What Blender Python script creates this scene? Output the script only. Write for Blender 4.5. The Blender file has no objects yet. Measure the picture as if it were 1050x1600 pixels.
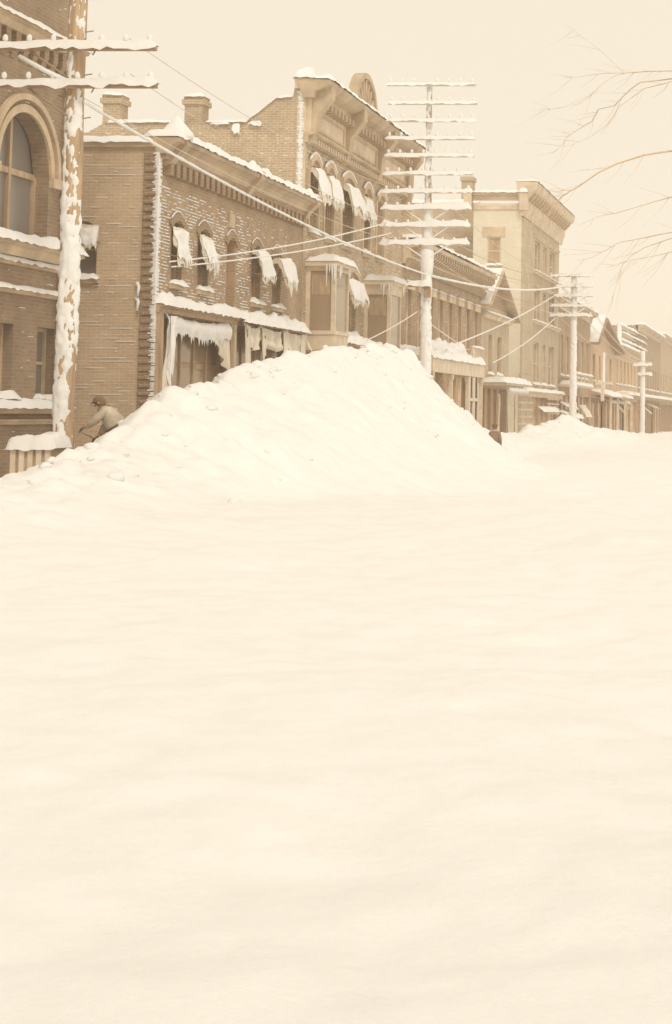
import bpy, bmesh, math, random
import numpy as np
from mathutils import Vector, noise as mnoise

# ------------------------------------------------------------------ camera, sky, sun, exposure
scene = bpy.context.scene
col = scene.collection
EYE, FPX, PITCH = 2.2, 2616.0, math.radians(4.5)
VPX, HORY = 1230.0, 650.0                      # vanishing point of the street (1050 x 1600 picture)
PPY = HORY - FPX * math.tan(PITCH)
cam = bpy.data.cameras.new("camera")
cam.sensor_fit = 'VERTICAL'; cam.sensor_height = 36.0; cam.sensor_width = 36.0
cam.lens = FPX / 1600.0 * 36.0
cam.shift_x = -(VPX - 525.0) / 1600.0
cam.shift_y = -(800.0 - PPY) / 1600.0
cam.clip_start = 0.1; cam.clip_end = 6000
camo = bpy.data.objects.new("camera", cam); col.objects.link(camo)
camo.location = (0, 0, EYE); camo.rotation_euler = (math.pi / 2 + PITCH, 0, 0)
scene.camera = camo

SUN_EL, SUN_AZ = math.radians(47), math.radians(155)   # high cloud, light from behind the photographer
world = bpy.data.worlds.new("World"); scene.world = world; world.use_nodes = True
wn, wl = world.node_tree.nodes, world.node_tree.links
wn.clear()
w_out = wn.new('ShaderNodeOutputWorld'); w_bg = wn.new('ShaderNodeBackground')
w_sky = wn.new('ShaderNodeTexSky'); w_sky.sky_type = 'NISHITA'; w_sky.sun_disc = False
w_sky.sun_elevation = SUN_EL; w_sky.sun_rotation = SUN_AZ; w_sky.dust_density = 4.0
w_bw = wn.new('ShaderNodeRGBToBW'); w_mul = wn.new('ShaderNodeMath'); w_mul.operation = 'MULTIPLY'; w_mul.inputs[1].default_value = 0.10
w_tint = wn.new('ShaderNodeMix'); w_tint.data_type = 'RGBA'; w_tint.blend_type = 'MULTIPLY'; w_tint.inputs[0].default_value = 1
w_tint.inputs[7].default_value = (1.0, 0.885, 0.725, 1)
w_mix = wn.new('ShaderNodeMix'); w_mix.data_type = 'RGBA'; w_mix.inputs[0].default_value = 0.93
w_mix.inputs[7].default_value = (0.965, 0.868, 0.715, 1)   # even overcast veil
wl.new(w_sky.outputs[0], w_bw.inputs[0]); wl.new(w_bw.outputs[0], w_mul.inputs[0])
wl.new(w_mul.outputs[0], w_tint.inputs[6]); wl.new(w_tint.outputs[2], w_mix.inputs[6])
wl.new(w_mix.outputs[2], w_bg.inputs[0]); w_bg.inputs[1].default_value = 1.0
wl.new(w_bg.outputs[0], w_out.inputs[0])
sun = bpy.data.lights.new("sun", 'SUN'); sun.energy = 1.25; sun.angle = math.radians(14); sun.color = (1.0, 0.905, 0.755)
suno = bpy.data.objects.new("sun", sun); col.objects.link(suno)
sd = Vector((math.sin(SUN_AZ) * math.cos(SUN_EL), math.cos(SUN_AZ) * math.cos(SUN_EL), math.sin(SUN_EL)))
suno.rotation_euler = (-sd).to_track_quat('-Z', 'Y').to_euler(); suno.location = (0, -20, 40)
vs = scene.view_settings
vs.view_transform = 'Standard'; vs.look = 'None'; vs.exposure = 0.0; vs.gamma = 1.0; vs.use_curve_mapping = False
scene.render.engine = 'CYCLES'
scene.cycles.use_denoising = True
scene.cycles.max_bounces = 8; scene.cycles.diffuse_bounces = 5; scene.cycles.volume_bounces = 2

R = random.Random(11)

# ------------------------------------------------------------------ picture <-> place
def ray(u, v):
    a = (u - VPX) / FPX; b = (PPY - v) / FPX
    return a, math.cos(PITCH) - b * math.sin(PITCH), math.sin(PITCH) + b * math.cos(PITCH)
def fac(u, v, X=-15.0):                         # point of a street-side plane
    a, dy, dz = ray(u, v); t = X / a
    return t * dy, EYE + t * dz
def fro(u, v, Y):                               # point of a plane across the street
    a, dy, dz = ray(u, v); t = Y / dy
    return t * a, EYE + t * dz

# ------------------------------------------------------------------ materials
MATS = {}
def new_mat(name):
    m = bpy.data.materials.new(name); m.use_nodes = True
    nt = m.node_tree; b = nt.nodes['Principled BSDF']; MATS[name] = m
    return m, nt, b
def ncoord(nt):
    return nt.nodes.new('ShaderNodeTexCoord').outputs['Object']
def mk(name, c, rough=0.8, var=0.25, scale=3.0, bump=0.15, bscale=25.0, spec=0.3, stretch=None):
    m, nt, b = new_mat(name); N, L = nt.nodes, nt.links
    co = ncoord(nt)
    if stretch:
        mp = N.new('ShaderNodeMapping'); mp.inputs['Scale'].default_value = stretch; L.new(co, mp.inputs[0]); co = mp.outputs[0]
    n = N.new('ShaderNodeTexNoise'); n.inputs['Scale'].default_value = scale; n.inputs['Detail'].default_value = 6
    n.inputs['Roughness'].default_value = 0.65
    L.new(co, n.inputs['Vector'])
    r = N.new('ShaderNodeValToRGB'); r.color_ramp.elements[0].position = 0.3; r.color_ramp.elements[1].position = 0.72
    r.color_ramp.elements[0].color = (*[x * (1 - var) for x in c], 1); r.color_ramp.elements[1].color = (*[min(1, x * (1 + var)) for x in c], 1)
    L.new(n.outputs[0], r.inputs[0]); L.new(r.outputs[0], b.inputs['Base Color'])
    b.inputs['Roughness'].default_value = rough; b.inputs['Specular IOR Level'].default_value = spec
    if bump:
        n2 = N.new('ShaderNodeTexNoise'); n2.inputs['Scale'].default_value = bscale; n2.inputs['Detail'].default_value = 4
        L.new(co, n2.inputs['Vector'])
        bp = N.new('ShaderNodeBump'); bp.inputs['Strength'].default_value = bump; bp.inputs['Distance'].default_value = 0.05
        L.new(n2.outputs[0], bp.inputs['Height']); L.new(bp.outputs[0], b.inputs['Normal'])
    return m
def mk_brick(name, c1, c2, mortar, var=0.3, bw=0.23, rh=0.078):
    m, nt, b = new_mat(name); N, L = nt.nodes, nt.links
    co = ncoord(nt)
    sp = N.new('ShaderNodeSeparateXYZ'); L.new(co, sp.inputs[0])
    ad = N.new('ShaderNodeMath'); L.new(sp.outputs[0], ad.inputs[0]); L.new(sp.outputs[1], ad.inputs[1])
    cb = N.new('ShaderNodeCombineXYZ'); L.new(ad.outputs[0], cb.inputs[0]); L.new(sp.outputs[2], cb.inputs[1])
    bt = N.new('ShaderNodeTexBrick'); L.new(cb.outputs[0], bt.inputs['Vector'])
    bt.inputs['Scale'].default_value = 1; bt.inputs['Brick Width'].default_value = bw; bt.inputs['Row Height'].default_value = rh
    bt.inputs['Mortar Size'].default_value = 0.009; bt.inputs['Mortar Smooth'].default_value = 0.2
    bt.inputs['Color1'].default_value = (*c1, 1); bt.inputs['Color2'].default_value = (*c2, 1); bt.inputs['Mortar'].default_value = (*mortar, 1)
    n = N.new('ShaderNodeTexNoise'); n.inputs['Scale'].default_value = 0.9; n.inputs['Detail'].default_value = 8; n.inputs['Roughness'].default_value = 0.7
    L.new(co, n.inputs['Vector'])
    r = N.new('ShaderNodeMapRange'); r.inputs['From Min'].default_value = 0.3; r.inputs['From Max'].default_value = 0.7
    r.inputs['To Min'].default_value = 1 - var; r.inputs['To Max'].default_value = 1 + var
    L.new(n.outputs[0], r.inputs[0])
    mx = N.new('ShaderNodeMix'); mx.data_type = 'RGBA'; mx.blend_type = 'MULTIPLY'; mx.inputs[0].default_value = 1
    L.new(bt.outputs[0], mx.inputs[6]); L.new(r.outputs[0], mx.inputs[7]); L.new(mx.outputs[2], b.inputs['Base Color'])
    b.inputs['Roughness'].default_value = 0.9; b.inputs['Specular IOR Level'].default_value = 0.2
    bp = N.new('ShaderNodeBump'); bp.inputs['Strength'].default_value = 0.5; bp.inputs['Distance'].default_value = 0.02; bp.invert = True
    L.new(bt.outputs['Fac'], bp.inputs['Height']); L.new(bp.outputs[0], b.inputs['Normal'])
    return m

mk_brick('brick_dark', (0.464, 0.339, 0.228), (0.398, 0.288, 0.187), (0.506, 0.397, 0.285), .22)
mk_brick('brick_corner', (0.385, 0.274, 0.180), (0.314, 0.223, 0.149), (0.484, 0.371, 0.257), .25)
mk_brick('brick_end', (0.614, 0.474, 0.334), (0.555, 0.426, 0.291), (0.699, 0.563, 0.416), .14)
mk_brick('brick_mid', (0.519, 0.405, 0.282), (0.444, 0.340, 0.229), (0.661, 0.557, 0.420), .2)
mk_brick('brick_pale', (0.565, 0.462, 0.337), (0.499, 0.404, 0.287), (0.652, 0.554, 0.424), .18)
mk_brick('brick_cream', (0.798, 0.724, 0.588), (0.756, 0.683, 0.546), (0.819, 0.745, 0.609), .08)
mk_brick('brick_left', (0.357, 0.261, 0.182), (0.308, 0.225, 0.154), (0.397, 0.304, 0.216), .22)
mk('stone', (0.624, 0.494, 0.349), .85, .22, 1.6, .25, 20)
mk('metal_cornice', (0.560, 0.441, 0.307), .6, .25, 1.2, .08, 30)
mk('metal_pale', (0.686, 0.559, 0.410), .6, .22, 1.2, .08, 30)
mk('wood_cream', (0.737, 0.624, 0.479), .6, .18, 2.5, .08, 30)
mk('wood_brown', (0.513, 0.380, 0.252), .7, .25, 2.2, .12, 30, stretch=(3, 3, .6))
mk('shop_dark', (0.619, 0.440, 0.282), .55, .35, 1.3, .06, 20, stretch=(2.5, 2.5, .5))
mk('roof_tar', (0.375, 0.270, 0.180), .9, .2, 2, .1)
mk('pole_wood', (0.517, 0.377, 0.242), .9, .35, 3.0, .4, 18, stretch=(4, 4, .35))
mk('pole_dark', (0.462, 0.336, 0.217), .9, .3, 3.0, .3, 18)
mk('canvas', (.80, .735, .62), .95, .12, 1.8, .2, 9)
mk('canvas_dark', (0.660, 0.504, 0.336), .95, .25, 1.8, .2, 9)
mk('iron', (0.375, 0.270, 0.180), .6, .25, 4, .1)
mk('bark', (0.660, 0.504, 0.348), .9, .3, 5, .4, 30)
mk('coat_tan', (0.60, 0.53, 0.43), .95, .25, 4, .3, 14)
mk('cloth_dark', (0.269, 0.185, 0.118), .95, .25, 4, .3, 14)
mk('hat_dark', (0.238, 0.161, 0.098), .95, .2, 4, .2, 14)
mk('skin', (.60, .42, .29), .6, .1, 6, .05)
mk('sign_white', (.80, .72, .60), .6, .08, 2, .03)
mk('hill_wood', (.62, .52, .39), .95, .25, .03, 0)
mk('glove', (.25, .17, .11), .9, .2, 5, .1)
m, nt, b = new_mat('glass')
b.inputs['Base Color'].default_value = (.40, .295, .20, 1); b.inputs['Roughness'].default_value = .12; b.inputs['Specular IOR Level'].default_value = .6
_n = nt.nodes.new('ShaderNodeTexNoise'); _n.inputs['Scale'].default_value = 1.4
_b = nt.nodes.new('ShaderNodeBump'); _b.inputs['Strength'].default_value = .05; _b.inputs['Distance'].default_value = .1
nt.links.new(ncoord(nt), _n.inputs['Vector']); nt.links.new(_n.outputs[0], _b.inputs['Height']); nt.links.new(_b.outputs[0], b.inputs['Normal'])
m, nt, b = new_mat('glass_grey')
b.inputs['Base Color'].default_value = (.25, .22, .195, 1); b.inputs['Roughness'].default_value = .2; b.inputs['Specular IOR Level'].default_value = .5
m, nt, b = new_mat('snow')
N, L = nt.nodes, nt.links
co = ncoord(nt)
n1 = N.new('ShaderNodeTexNoise'); n1.inputs['Scale'].default_value = 2.2; n1.inputs['Detail'].default_value = 10; n1.inputs['Roughness'].default_value = .68
L.new(co, n1.inputs['Vector'])
rp = N.new('ShaderNodeValToRGB'); rp.color_ramp.elements[0].position = .3; rp.color_ramp.elements[1].position = .7
rp.color_ramp.elements[0].color = (.865, .86, .855, 1); rp.color_ramp.elements[1].color = (.93, .93, .93, 1)
L.new(n1.outputs[0], rp.inputs[0]); L.new(rp.outputs[0], b.inputs['Base Color'])
b.inputs['Roughness'].default_value = .85; b.inputs['Specular IOR Level'].default_value = .15
n2 = N.new('ShaderNodeTexNoise'); n2.inputs['Scale'].default_value = 6; n2.inputs['Detail'].default_value = 12; n2.inputs['Roughness'].default_value = .75
L.new(co, n2.inputs['Vector'])
bp = N.new('ShaderNodeBump'); bp.inputs['Strength'].default_value = .5; bp.inputs['Distance'].default_value = .05
L.new(n2.outputs[0], bp.inputs['Height']); L.new(bp.outputs[0], b.inputs['Normal'])

# ------------------------------------------------------------------ object helpers
ROOTLOC = {}
def tag(o, label, cat, group=None):
    o['label'] = label; o['category'] = cat
    if group: o['group'] = group
    return o
def thing(name, label, cat, loc, group=None):
    o = bpy.data.objects.new(name, None); col.objects.link(o); o.location = loc
    o.empty_display_size = 0.3
    ROOTLOC[o.name] = Vector(loc)
    return tag(o, label, cat, group)
class MB:
    def __init__(s): s.v = []; s.f = []
    def add(s, vs, fs):
        k = len(s.v); s.v += [tuple(p) for p in vs]; s.f += [tuple(i + k for i in f) for f in fs]
    def quad(s, a, b_, c, d): s.add((a, b_, c, d), ((0, 1, 2, 3),))
    def hexa(s, p):       # 8 corners, index bits: 1 = first axis, 2 = second axis, 4 = third axis
        s.add(p, ((0, 2, 3, 1), (4, 5, 7, 6), (0, 1, 5, 4), (2, 6, 7, 3), (0, 4, 6, 2), (1, 3, 7, 5)))
    def box(s, x0, x1, y0, y1, z0, z1):
        s.hexa([(x, y, z) for z in (z0, z1) for y in (y0, y1) for x in (x0, x1)])
    def boxP(s, P, s0, s1, o0, o1, z0, z1):
        s.hexa([P(a, o, z) for z in (z0, z1) for o in (o0, o1) for a in (s0, s1)])
    def prismP(s, P, s0, s1, prof):       # profile of (o, z) points swept along the wall
        n = len(prof)
        vs = [P(s0, o, z) for o, z in prof] + [P(s1, o, z) for o, z in prof]
        s.add(vs, [(i, (i + 1) % n, n + (i + 1) % n, n + i) for i in range(n)] + [tuple(range(n))[::-1], tuple(range(n, 2 * n))])
    def tube(s, pts, r, n=6, r1=None, cap=True):
        pts = [Vector(p) for p in pts]; m_ = len(pts); vs = []; fs = []
        for i, p in enumerate(pts):
            t = (pts[min(i + 1, m_ - 1)] - pts[max(i - 1, 0)]).normalized()
            a = t.orthogonal() if abs(t.z) > .95 else t.cross(Vector((0, 0, 1)))
            a.normalize(); b_ = t.cross(a)
            rr = r if r1 is None else r + (r1 - r) * i / (m_ - 1)
            if callable(r): rr = r(i)
            for k in range(n):
                th = 2 * math.pi * k / n; vs.append(p + (a * math.cos(th) + b_ * math.sin(th)) * rr)
        for i in range(m_ - 1):
            for k in range(n):
                fs.append((i * n + k, i * n + (k + 1) % n, (i + 1) * n + (k + 1) % n, (i + 1) * n + k))
        if cap: fs += [tuple(range(n))[::-1], tuple(range((m_ - 1) * n, m_ * n))]
        s.add(vs, fs)
    def lathe(s, c, prof, n=10):          # prof of (r, z)
        vs = [(c[0] + r * math.cos(2 * math.pi * k / n), c[1] + r * math.sin(2 * math.pi * k / n), c[2] + z) for r, z in prof for k in range(n)]
        fs = [(i * n + k, i * n + (k + 1) % n, (i + 1) * n + (k + 1) % n, (i + 1) * n + k) for i in range(len(prof) - 1) for k in range(n)]
        fs += [tuple(range(n))[::-1], tuple(range((len(prof) - 1) * n, len(prof) * n))]
        s.add(vs, fs)
    def build(s, name, mat, root=None, parent=None, smooth=False, kind=None):
        loc = ROOTLOC[root.name] if root else Vector((0, 0, 0))
        me = bpy.data.meshes.new(name)
        me.from_pydata([(p[0] - loc.x, p[1] - loc.y, p[2] - loc.z) for p in s.v], [], s.f)
        me.materials.append(MATS[mat])
        bm = bmesh.new(); bm.from_mesh(me); bmesh.ops.recalc_face_normals(bm, faces=bm.faces); bm.to_mesh(me); bm.free()
        if smooth: me.polygons.foreach_set('use_smooth', [True] * len(me.polygons))
        o = bpy.data.objects.new(name, me); col.objects.link(o)
        if root: o.parent = parent or root
        if kind: o['kind'] = kind
        return o
def part(name, mat, root, fn, parent=None, **kw):
    mb = MB(); fn(mb); return mb.build(name, mat, root, parent, **kw)
def single(name, mb, mat, loc, label, cat, group=None, smooth=False, kind=None):   # a thing that is one mesh, origin at its base
    me = bpy.data.meshes.new(name); me.from_pydata([(p[0] - loc[0], p[1] - loc[1], p[2] - loc[2]) for p in mb.v], [], mb.f)
    me.materials.append(MATS[mat])
    bm = bmesh.new(); bm.from_mesh(me); bmesh.ops.recalc_face_normals(bm, faces=bm.faces); bm.to_mesh(me); bm.free()
    if smooth: me.polygons.foreach_set('use_smooth', [True] * len(me.polygons))
    o = bpy.data.objects.new(name, me); col.objects.link(o); o.location = loc
    return tag(o, label, cat, group)
def copy_part(o, dloc, parent=None):
    c = o.copy(); col.objects.link(c); c.parent = parent or o.parent; c.location = o.location + Vector(dloc); return c
def nz(x, y, z=0.0): return mnoise.noise((x, y, z))

def PF(X):  return lambda s, o, z: (X + o, s, z)          # wall along the street, s = Y
def PE(Y):  return lambda s, o, z: (s, Y - o, z)          # wall across the street facing the camera, s = X

def snow(mb, P, s0, s1, o0, o1, z, th, seed=0.0, lip=0.04, ns=None):
    L_ = s1 - s0; W_ = o1 - o0
    ns = ns or max(6, min(90, int(L_ / .12))); no = max(4, min(10, int(W_ / .08)))
    vs = []; fs = []
    for i in range(ns + 1):
        for j in range(no + 1):
            a, b_ = i / ns, j / no
            e = min(a * L_, (1 - a) * L_, b_ * W_ * 1.0, (1 - b_) * W_)
            p = min(1.0, e / (.45 * th + .02)) ** .5
            n_ = nz(seed + (s0 + a * L_) * 1.6, b_ * W_ * 2 + seed * 3.1, seed) + .5 * nz(seed + (s0 + a * L_) * 5, b_ * W_ * 5, seed + 7)
            h = th * p * (.85 + .55 * n_)
            jo = 0
            if j in (0, no) : jo = (.03 + .03 * nz((s0 + a * L_) * 4, seed, 3)) * (1 if j == no else -.3)
            zz = z + h if 0 < j < no and 0 < i < ns else z - (lip * (1 + nz((s0 + a * L_) * 6, seed)) if j == no else .012)
            vs.append(P(s0 + a * L_, o0 + b_ * W_ + jo, zz))
    for i in range(ns):
        for j in range(no):
            k = i * (no + 1) + j
            fs.append((k, k + no + 1, k + no + 2, k + 1))
    mb.add(vs, fs)

def wallgrid(mb, P, s0, s1, z0, z1, holes, depth):
    ss = sorted({s0, s1, *[h[0] for h in holes], *[h[1] for h in holes]})
    zz = sorted({z0, z1, *[h[2] for h in holes], *[h[3] for h in holes]})
    for a, b_ in zip(ss, ss[1:]):
        for c, d in zip(zz, zz[1:]):
            sm, zm = (a + b_) / 2, (c + d) / 2
            if any(h[0] < sm < h[1] and h[2] < zm < h[3] for h in holes): continue
            mb.quad(P(a, 0, c), P(b_, 0, c), P(b_, 0, d), P(a, 0, d))
    for h in holes:
        a, b_, c, d = h[:4]; rise = h[4] if len(h) > 4 else 0
        dp = depth if len(h) < 6 else h[5]
        mb.quad(P(a, 0, c), P(b_, 0, c), P(b_, -dp, c), P(a, -dp, c))
        mb.quad(P(a, 0, c), P(a, -dp, c), P(a, -dp, d), P(a, 0, d))
        mb.quad(P(b_, 0, c), P(b_, -dp, c), P(b_, -dp, d), P(b_, 0, d))
        if not rise:
            mb.quad(P(a, 0, d), P(b_, 0, d), P(b_, -dp, d), P(a, -dp, d))
        else:
            n = 12; mid = (a + b_) / 2; hw = (b_ - a) / 2
            rad = (hw * hw + rise * rise) / (2 * rise)
            cz = d - rad
            cv = [(mid + hw * (2 * i / n - 1), cz + math.sqrt(max(0, rad * rad - (hw * (2 * i / n - 1)) ** 2))) for i in range(n + 1)]
            for i in range(n):
                (sa, za), (sb, zb) = cv[i], cv[i + 1]
                mb.quad(P(sa, 0, za), P(sb, 0, zb), P(sb, -dp, zb), P(sa, -dp, za))
                if d - min(za, zb) > 1e-4:
                    mb.quad(P(sa, 0, za), P(sb, 0, zb), P(sb, 0, d), P(sa, 0, d))

def window(root, P, s0, s1, z0, z1, dp=.16, rise=0, fmat='wood_brown', gmat='glass', sill='stone', snowth=.09, div=True, seed=0):
    fw = min(.07, (s1 - s0) * .12)
    mb = MB()
    mb.boxP(P, s0, s0 + fw, -dp - .04, -dp + .05, z0, z1); mb.boxP(P, s1 - fw, s1, -dp - .04, -dp + .05, z0, z1)
    mb.boxP(P, s0 + fw, s1 - fw, -dp - .04, -dp + .045, z0, z0 + fw); mb.boxP(P, s0 + fw, s1 - fw, -dp - .04, -dp + .045, z1 - fw - rise * .6, z1)
    zm = (z0 + z1) / 2
    if div: mb.boxP(P, s0 + fw, s1 - fw, -dp - .03, -dp + .035, zm - .03, zm + .03)
    w = mb.build('window', fmat, root)
    for a, b_ in (((z0 + fw, zm - .03), (zm + .03, z1 - fw)) if div else ((z0 + fw, z1 - fw),)):
        part('pane', gmat, root, lambda q: q.boxP(P, s0 + fw, s1 - fw, -dp - .02, -dp, a, b_), parent=w)
    if sill:
        part('sill', sill, root, lambda q: q.boxP(P, s0 - .08, s1 + .08, -dp + .05, .11, z0 - .13, z0 + .003), parent=w)
        if snowth:
            part('snow_cap', 'snow', root, lambda q: snow(q, P, s0 - .1, s1 + .1, -dp + .06, .15, z0 + .003, snowth, seed + s0 * 7.3), parent=w, smooth=True)
    return w

def streaks(mb, P, s0, s1, z0, z1, n, rnd, avoid=(), course=.078, dens=None, lmax=.8, th=.022):
    for _ in range(n):
        z = z0 + course * rnd.randint(0, int((z1 - z0) / course)); s = rnd.uniform(s0, s1)
        if dens and rnd.random() > dens(s, z): continue
        l = min(lmax, rnd.expovariate(1 / (.3 * lmax)) + .05); e = min(s1, s + l)
        if any(h[0] - .05 < e and s < h[1] + .05 and h[2] - .1 < z < h[3] + .05 for h in avoid): continue
        h_ = rnd.uniform(.5, 1) * th; o = rnd.uniform(.008, .02)
        t_ = (e - s) * rnd.uniform(.15, .45); u_ = (e - s) * rnd.uniform(.15, .45)
        mb.hexa([P(a_, o_, z_) for a_, o_, z_ in ((s, -.01, z), (e, -.01, z), (s + t_, o, z), (e - u_, o, z), (s, -.01, z + h_ * .5), (e, -.01, z + h_ * .4), (s + t_, o, z + h_), (e - u_, o, z + h_))])

def awning(root, P, s0, s1, zt, drop, proj, seed, bulge=.0, tatter=.35, side=.6, mat='canvas'):
    """A torn canvas window awning frozen stiff with snow: slope, cheeks, ragged hem, iron frame."""
    rnd = random.Random(seed); ns, nt_ = 22, 8
    def S(a, t, off=0.0):
        f = 1 + .18 * bulge * math.sin(math.pi * a)
        o = proj * (t ** .8) * f + off * .6 + .05; z = zt - drop * t ** (1.0 + .5 * bulge) + bulge * .2 * math.sin(math.pi * t) + off * .8
        z += (.06 + .05 * t) * nz(seed * 3.7 + a * 3.5, t * 3) + (.09 * math.sin(seed * 2.3)) * (a - .5) * t - .06 * math.sin(math.pi * t) * (1 - bulge) * abs(math.sin(a * 9 + seed))
        sp = s0 + (s1 - s0) * (a + (a - .5) * .25 * bulge * t)
        return P(sp, o + .07 * nz(a * 5, t * 3, seed * 1.9), z)
    hem = [max(0.04, tatter * (.35 + .9 * abs(nz(i * .9, seed)) + .35 * rnd.random())) for i in range(ns + 1)]
    mb = MB(); vs = []; fs = []
    for i in range(ns + 1):
        for j in range(nt_ + 1): vs.append(S(i / ns, j / nt_))
        p = Vector(S(i / ns, 1.0)); vs.append((p.x, p.y, p.z - hem[i] * .9))
    k = nt_ + 2
    for i in range(ns):
        for j in range(nt_ + 1): fs.append((i * k + j, (i + 1) * k + j, (i + 1) * k + j + 1, i * k + j + 1))
    mb.add(vs, fs)
    for a in (0, 1):                       # cheeks hanging from the frame
        vs = []; fs = []
        for j in range(nt_ + 1):
            p = Vector(S(a, j / nt_)); q = Vector(P(s0 if a == 0 else s1, .03, zt - drop * .2))
            lo = p.z - side * (.35 + .5 * abs(nz(j * 1.3, seed + a * 5))) * (.5 + .5 * j / nt_)
            vs += [tuple(p), (p.x, p.y + .03 * nz(j, seed), lo)]
        fs = [(2 * j, 2 * j + 1, 2 * j + 3, 2 * j + 2) for j in range(nt_)]
        mb.add(vs, fs)
    aw = mb.build('awning', mat, root, smooth=True)
    mb = MB(); vs = []; fs = []           # crusted snow on the slope, with hanging icy teeth
    th = .07
    for i in range(ns + 1):
        for j in range(nt_ + 1):
            a, t = i / ns, .1 + .9 * j / nt_
            e = min(a, 1 - a, .5) * 4
            h = th * min(1, e + .15) * (.7 + .8 * nz(a * 4 + seed, t * 4, 2) + .4 * nz(a * 11, t * 9, seed))
            if t < .2: h = .008
            vs.append(S(a, t, max(.012, h)))
        p = Vector(S(i / ns, 1.0, .03)); q = Vector(P(0, .02, 0)) - Vector(P(0, 0, 0))
        vs.append((p.x + q.x, p.y + q.y, p.z - .05 - .42 * tatter * rnd.random() * (1.6 if i % 2 else .4)))
    for i in range(ns):
        for j in range(nt_ + 1): fs.append((i * k + j, (i + 1) * k + j, (i + 1) * k + j + 1, i * k + j + 1))
    mb.add(vs, fs)
    mb.build('snow_crust', 'snow', root, aw, smooth=True)
    fr = MB()
    c0, c1 = Vector(S(0, 1, -.02)), Vector(S(1, 1, -.02))
    fr.tube([P(s0, 0, zt - drop), c0, c1, P(s1, 0, zt - drop)], .014, 5)
    fr.build('awning_frame', 'iron', root, aw)
    return aw

def drape(mb, P, top, bot, o, folds=6, amp=.06, seed=0.0, n=26, m_=9, flare=0.0):
    """cloth hanging between a top curve and a bottom curve; top/bot(a) -> (s, z)"""
    vs = []; fs = []
    for i in range(n + 1):
        a = i / n; (ts, tz), (bs, bz) = top(a), bot(a)
        for j in range(m_ + 1):
            t = j / m_
            w = amp * (math.sin(a * folds * 2 * math.pi + 1.3 * math.sin(t * 2 + seed)) * (.4 + .6 * t) + .8 * nz(a * 4, t * 3, seed))
            vs.append(P(ts + (bs - ts) * t, o + w + flare * t, tz + (bz - tz) * t + .02 * nz(a * 9, t * 7, seed)))
    for i in range(n):
        for j in range(m_): fs.append((i * (m_ + 1) + j, (i + 1) * (m_ + 1) + j, (i + 1) * (m_ + 1) + j + 1, i * (m_ + 1) + j + 1))
    mb.add(vs, fs)

def wire_pts(a, b_, sag, n=24):
    a, b_ = Vector(a), Vector(b_)
    return [a + (b_ - a) * (i / n) - Vector((0, 0, sag * 4 * (i / n) * (1 - i / n))) for i in range(n + 1)]

# ------------------------------------------------------------------ ground and snow
mb = MB(); mb.quad((-1500, -300, 0), (1500, -300, 0), (1500, 3000, 0), (-1500, 3000, 0))
g = mb.build('ground', 'snow'); g['kind'] = 'structure'

_rng = np.random.RandomState(5); _T = _rng.rand(256, 256)
def vn(x, y):
    xi, yi = np.floor(x).astype(int), np.floor(y).astype(int); fx, fy = x - xi, y - yi
    fx = fx * fx * (3 - 2 * fx); fy = fy * fy * (3 - 2 * fy)
    g_ = lambda i, j: _T[i % 256, j % 256]
    return ((g_(xi, yi) * (1 - fx) + g_(xi + 1, yi) * fx) * (1 - fy) + (g_(xi, yi + 1) * (1 - fx) + g_(xi + 1, yi + 1) * fx) * fy) * 2 - 1
CREST_PX = [(0, 748), (47, 728), (100, 711), (130, 692), (165, 687), (205, 656), (235, 632), (262, 614), (290, 603), (350, 587), (365, 578),
            (400, 563), (440, 549), (500, 547), (545, 542), (600, 541), (625, 546), (640, 560), (665, 590), (690, 617), (715, 636), (735, 648), (750, 662), (763, 666), (773, 669), (783, 671),
            (802, 678), (830, 663), (860, 658), (880, 652), (893, 662), (915, 667), (940, 669), (960, 676), (985, 686), (1000, 689),
            (1012, 680), (1050, 676), (1100, 668)]
_cy, _cz = zip(*[fac(u, v, -11.0) for u, v in CREST_PX])
_cy = np.array([0, 15] + list(_cy) + [400]); _cz = np.array([1.2, 1.3] + list(_cz) + [1.3])
def sstep(t): t = np.clip(t, 0, 1); return t * t * (3 - 2 * t)
BUMPS = [(fac(u, v, -11)[0], hh, ww) for u, v, hh, ww in
         [(270, 606, .10, .35), (363, 576, .12, .4), (443, 548, .06, .4), (545, 542, .07, .5), (601, 538, .08, .38), (634, 552, .04, .4), (882, 650, .12, .9), (1000, 686, .1, 2)]]
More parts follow.
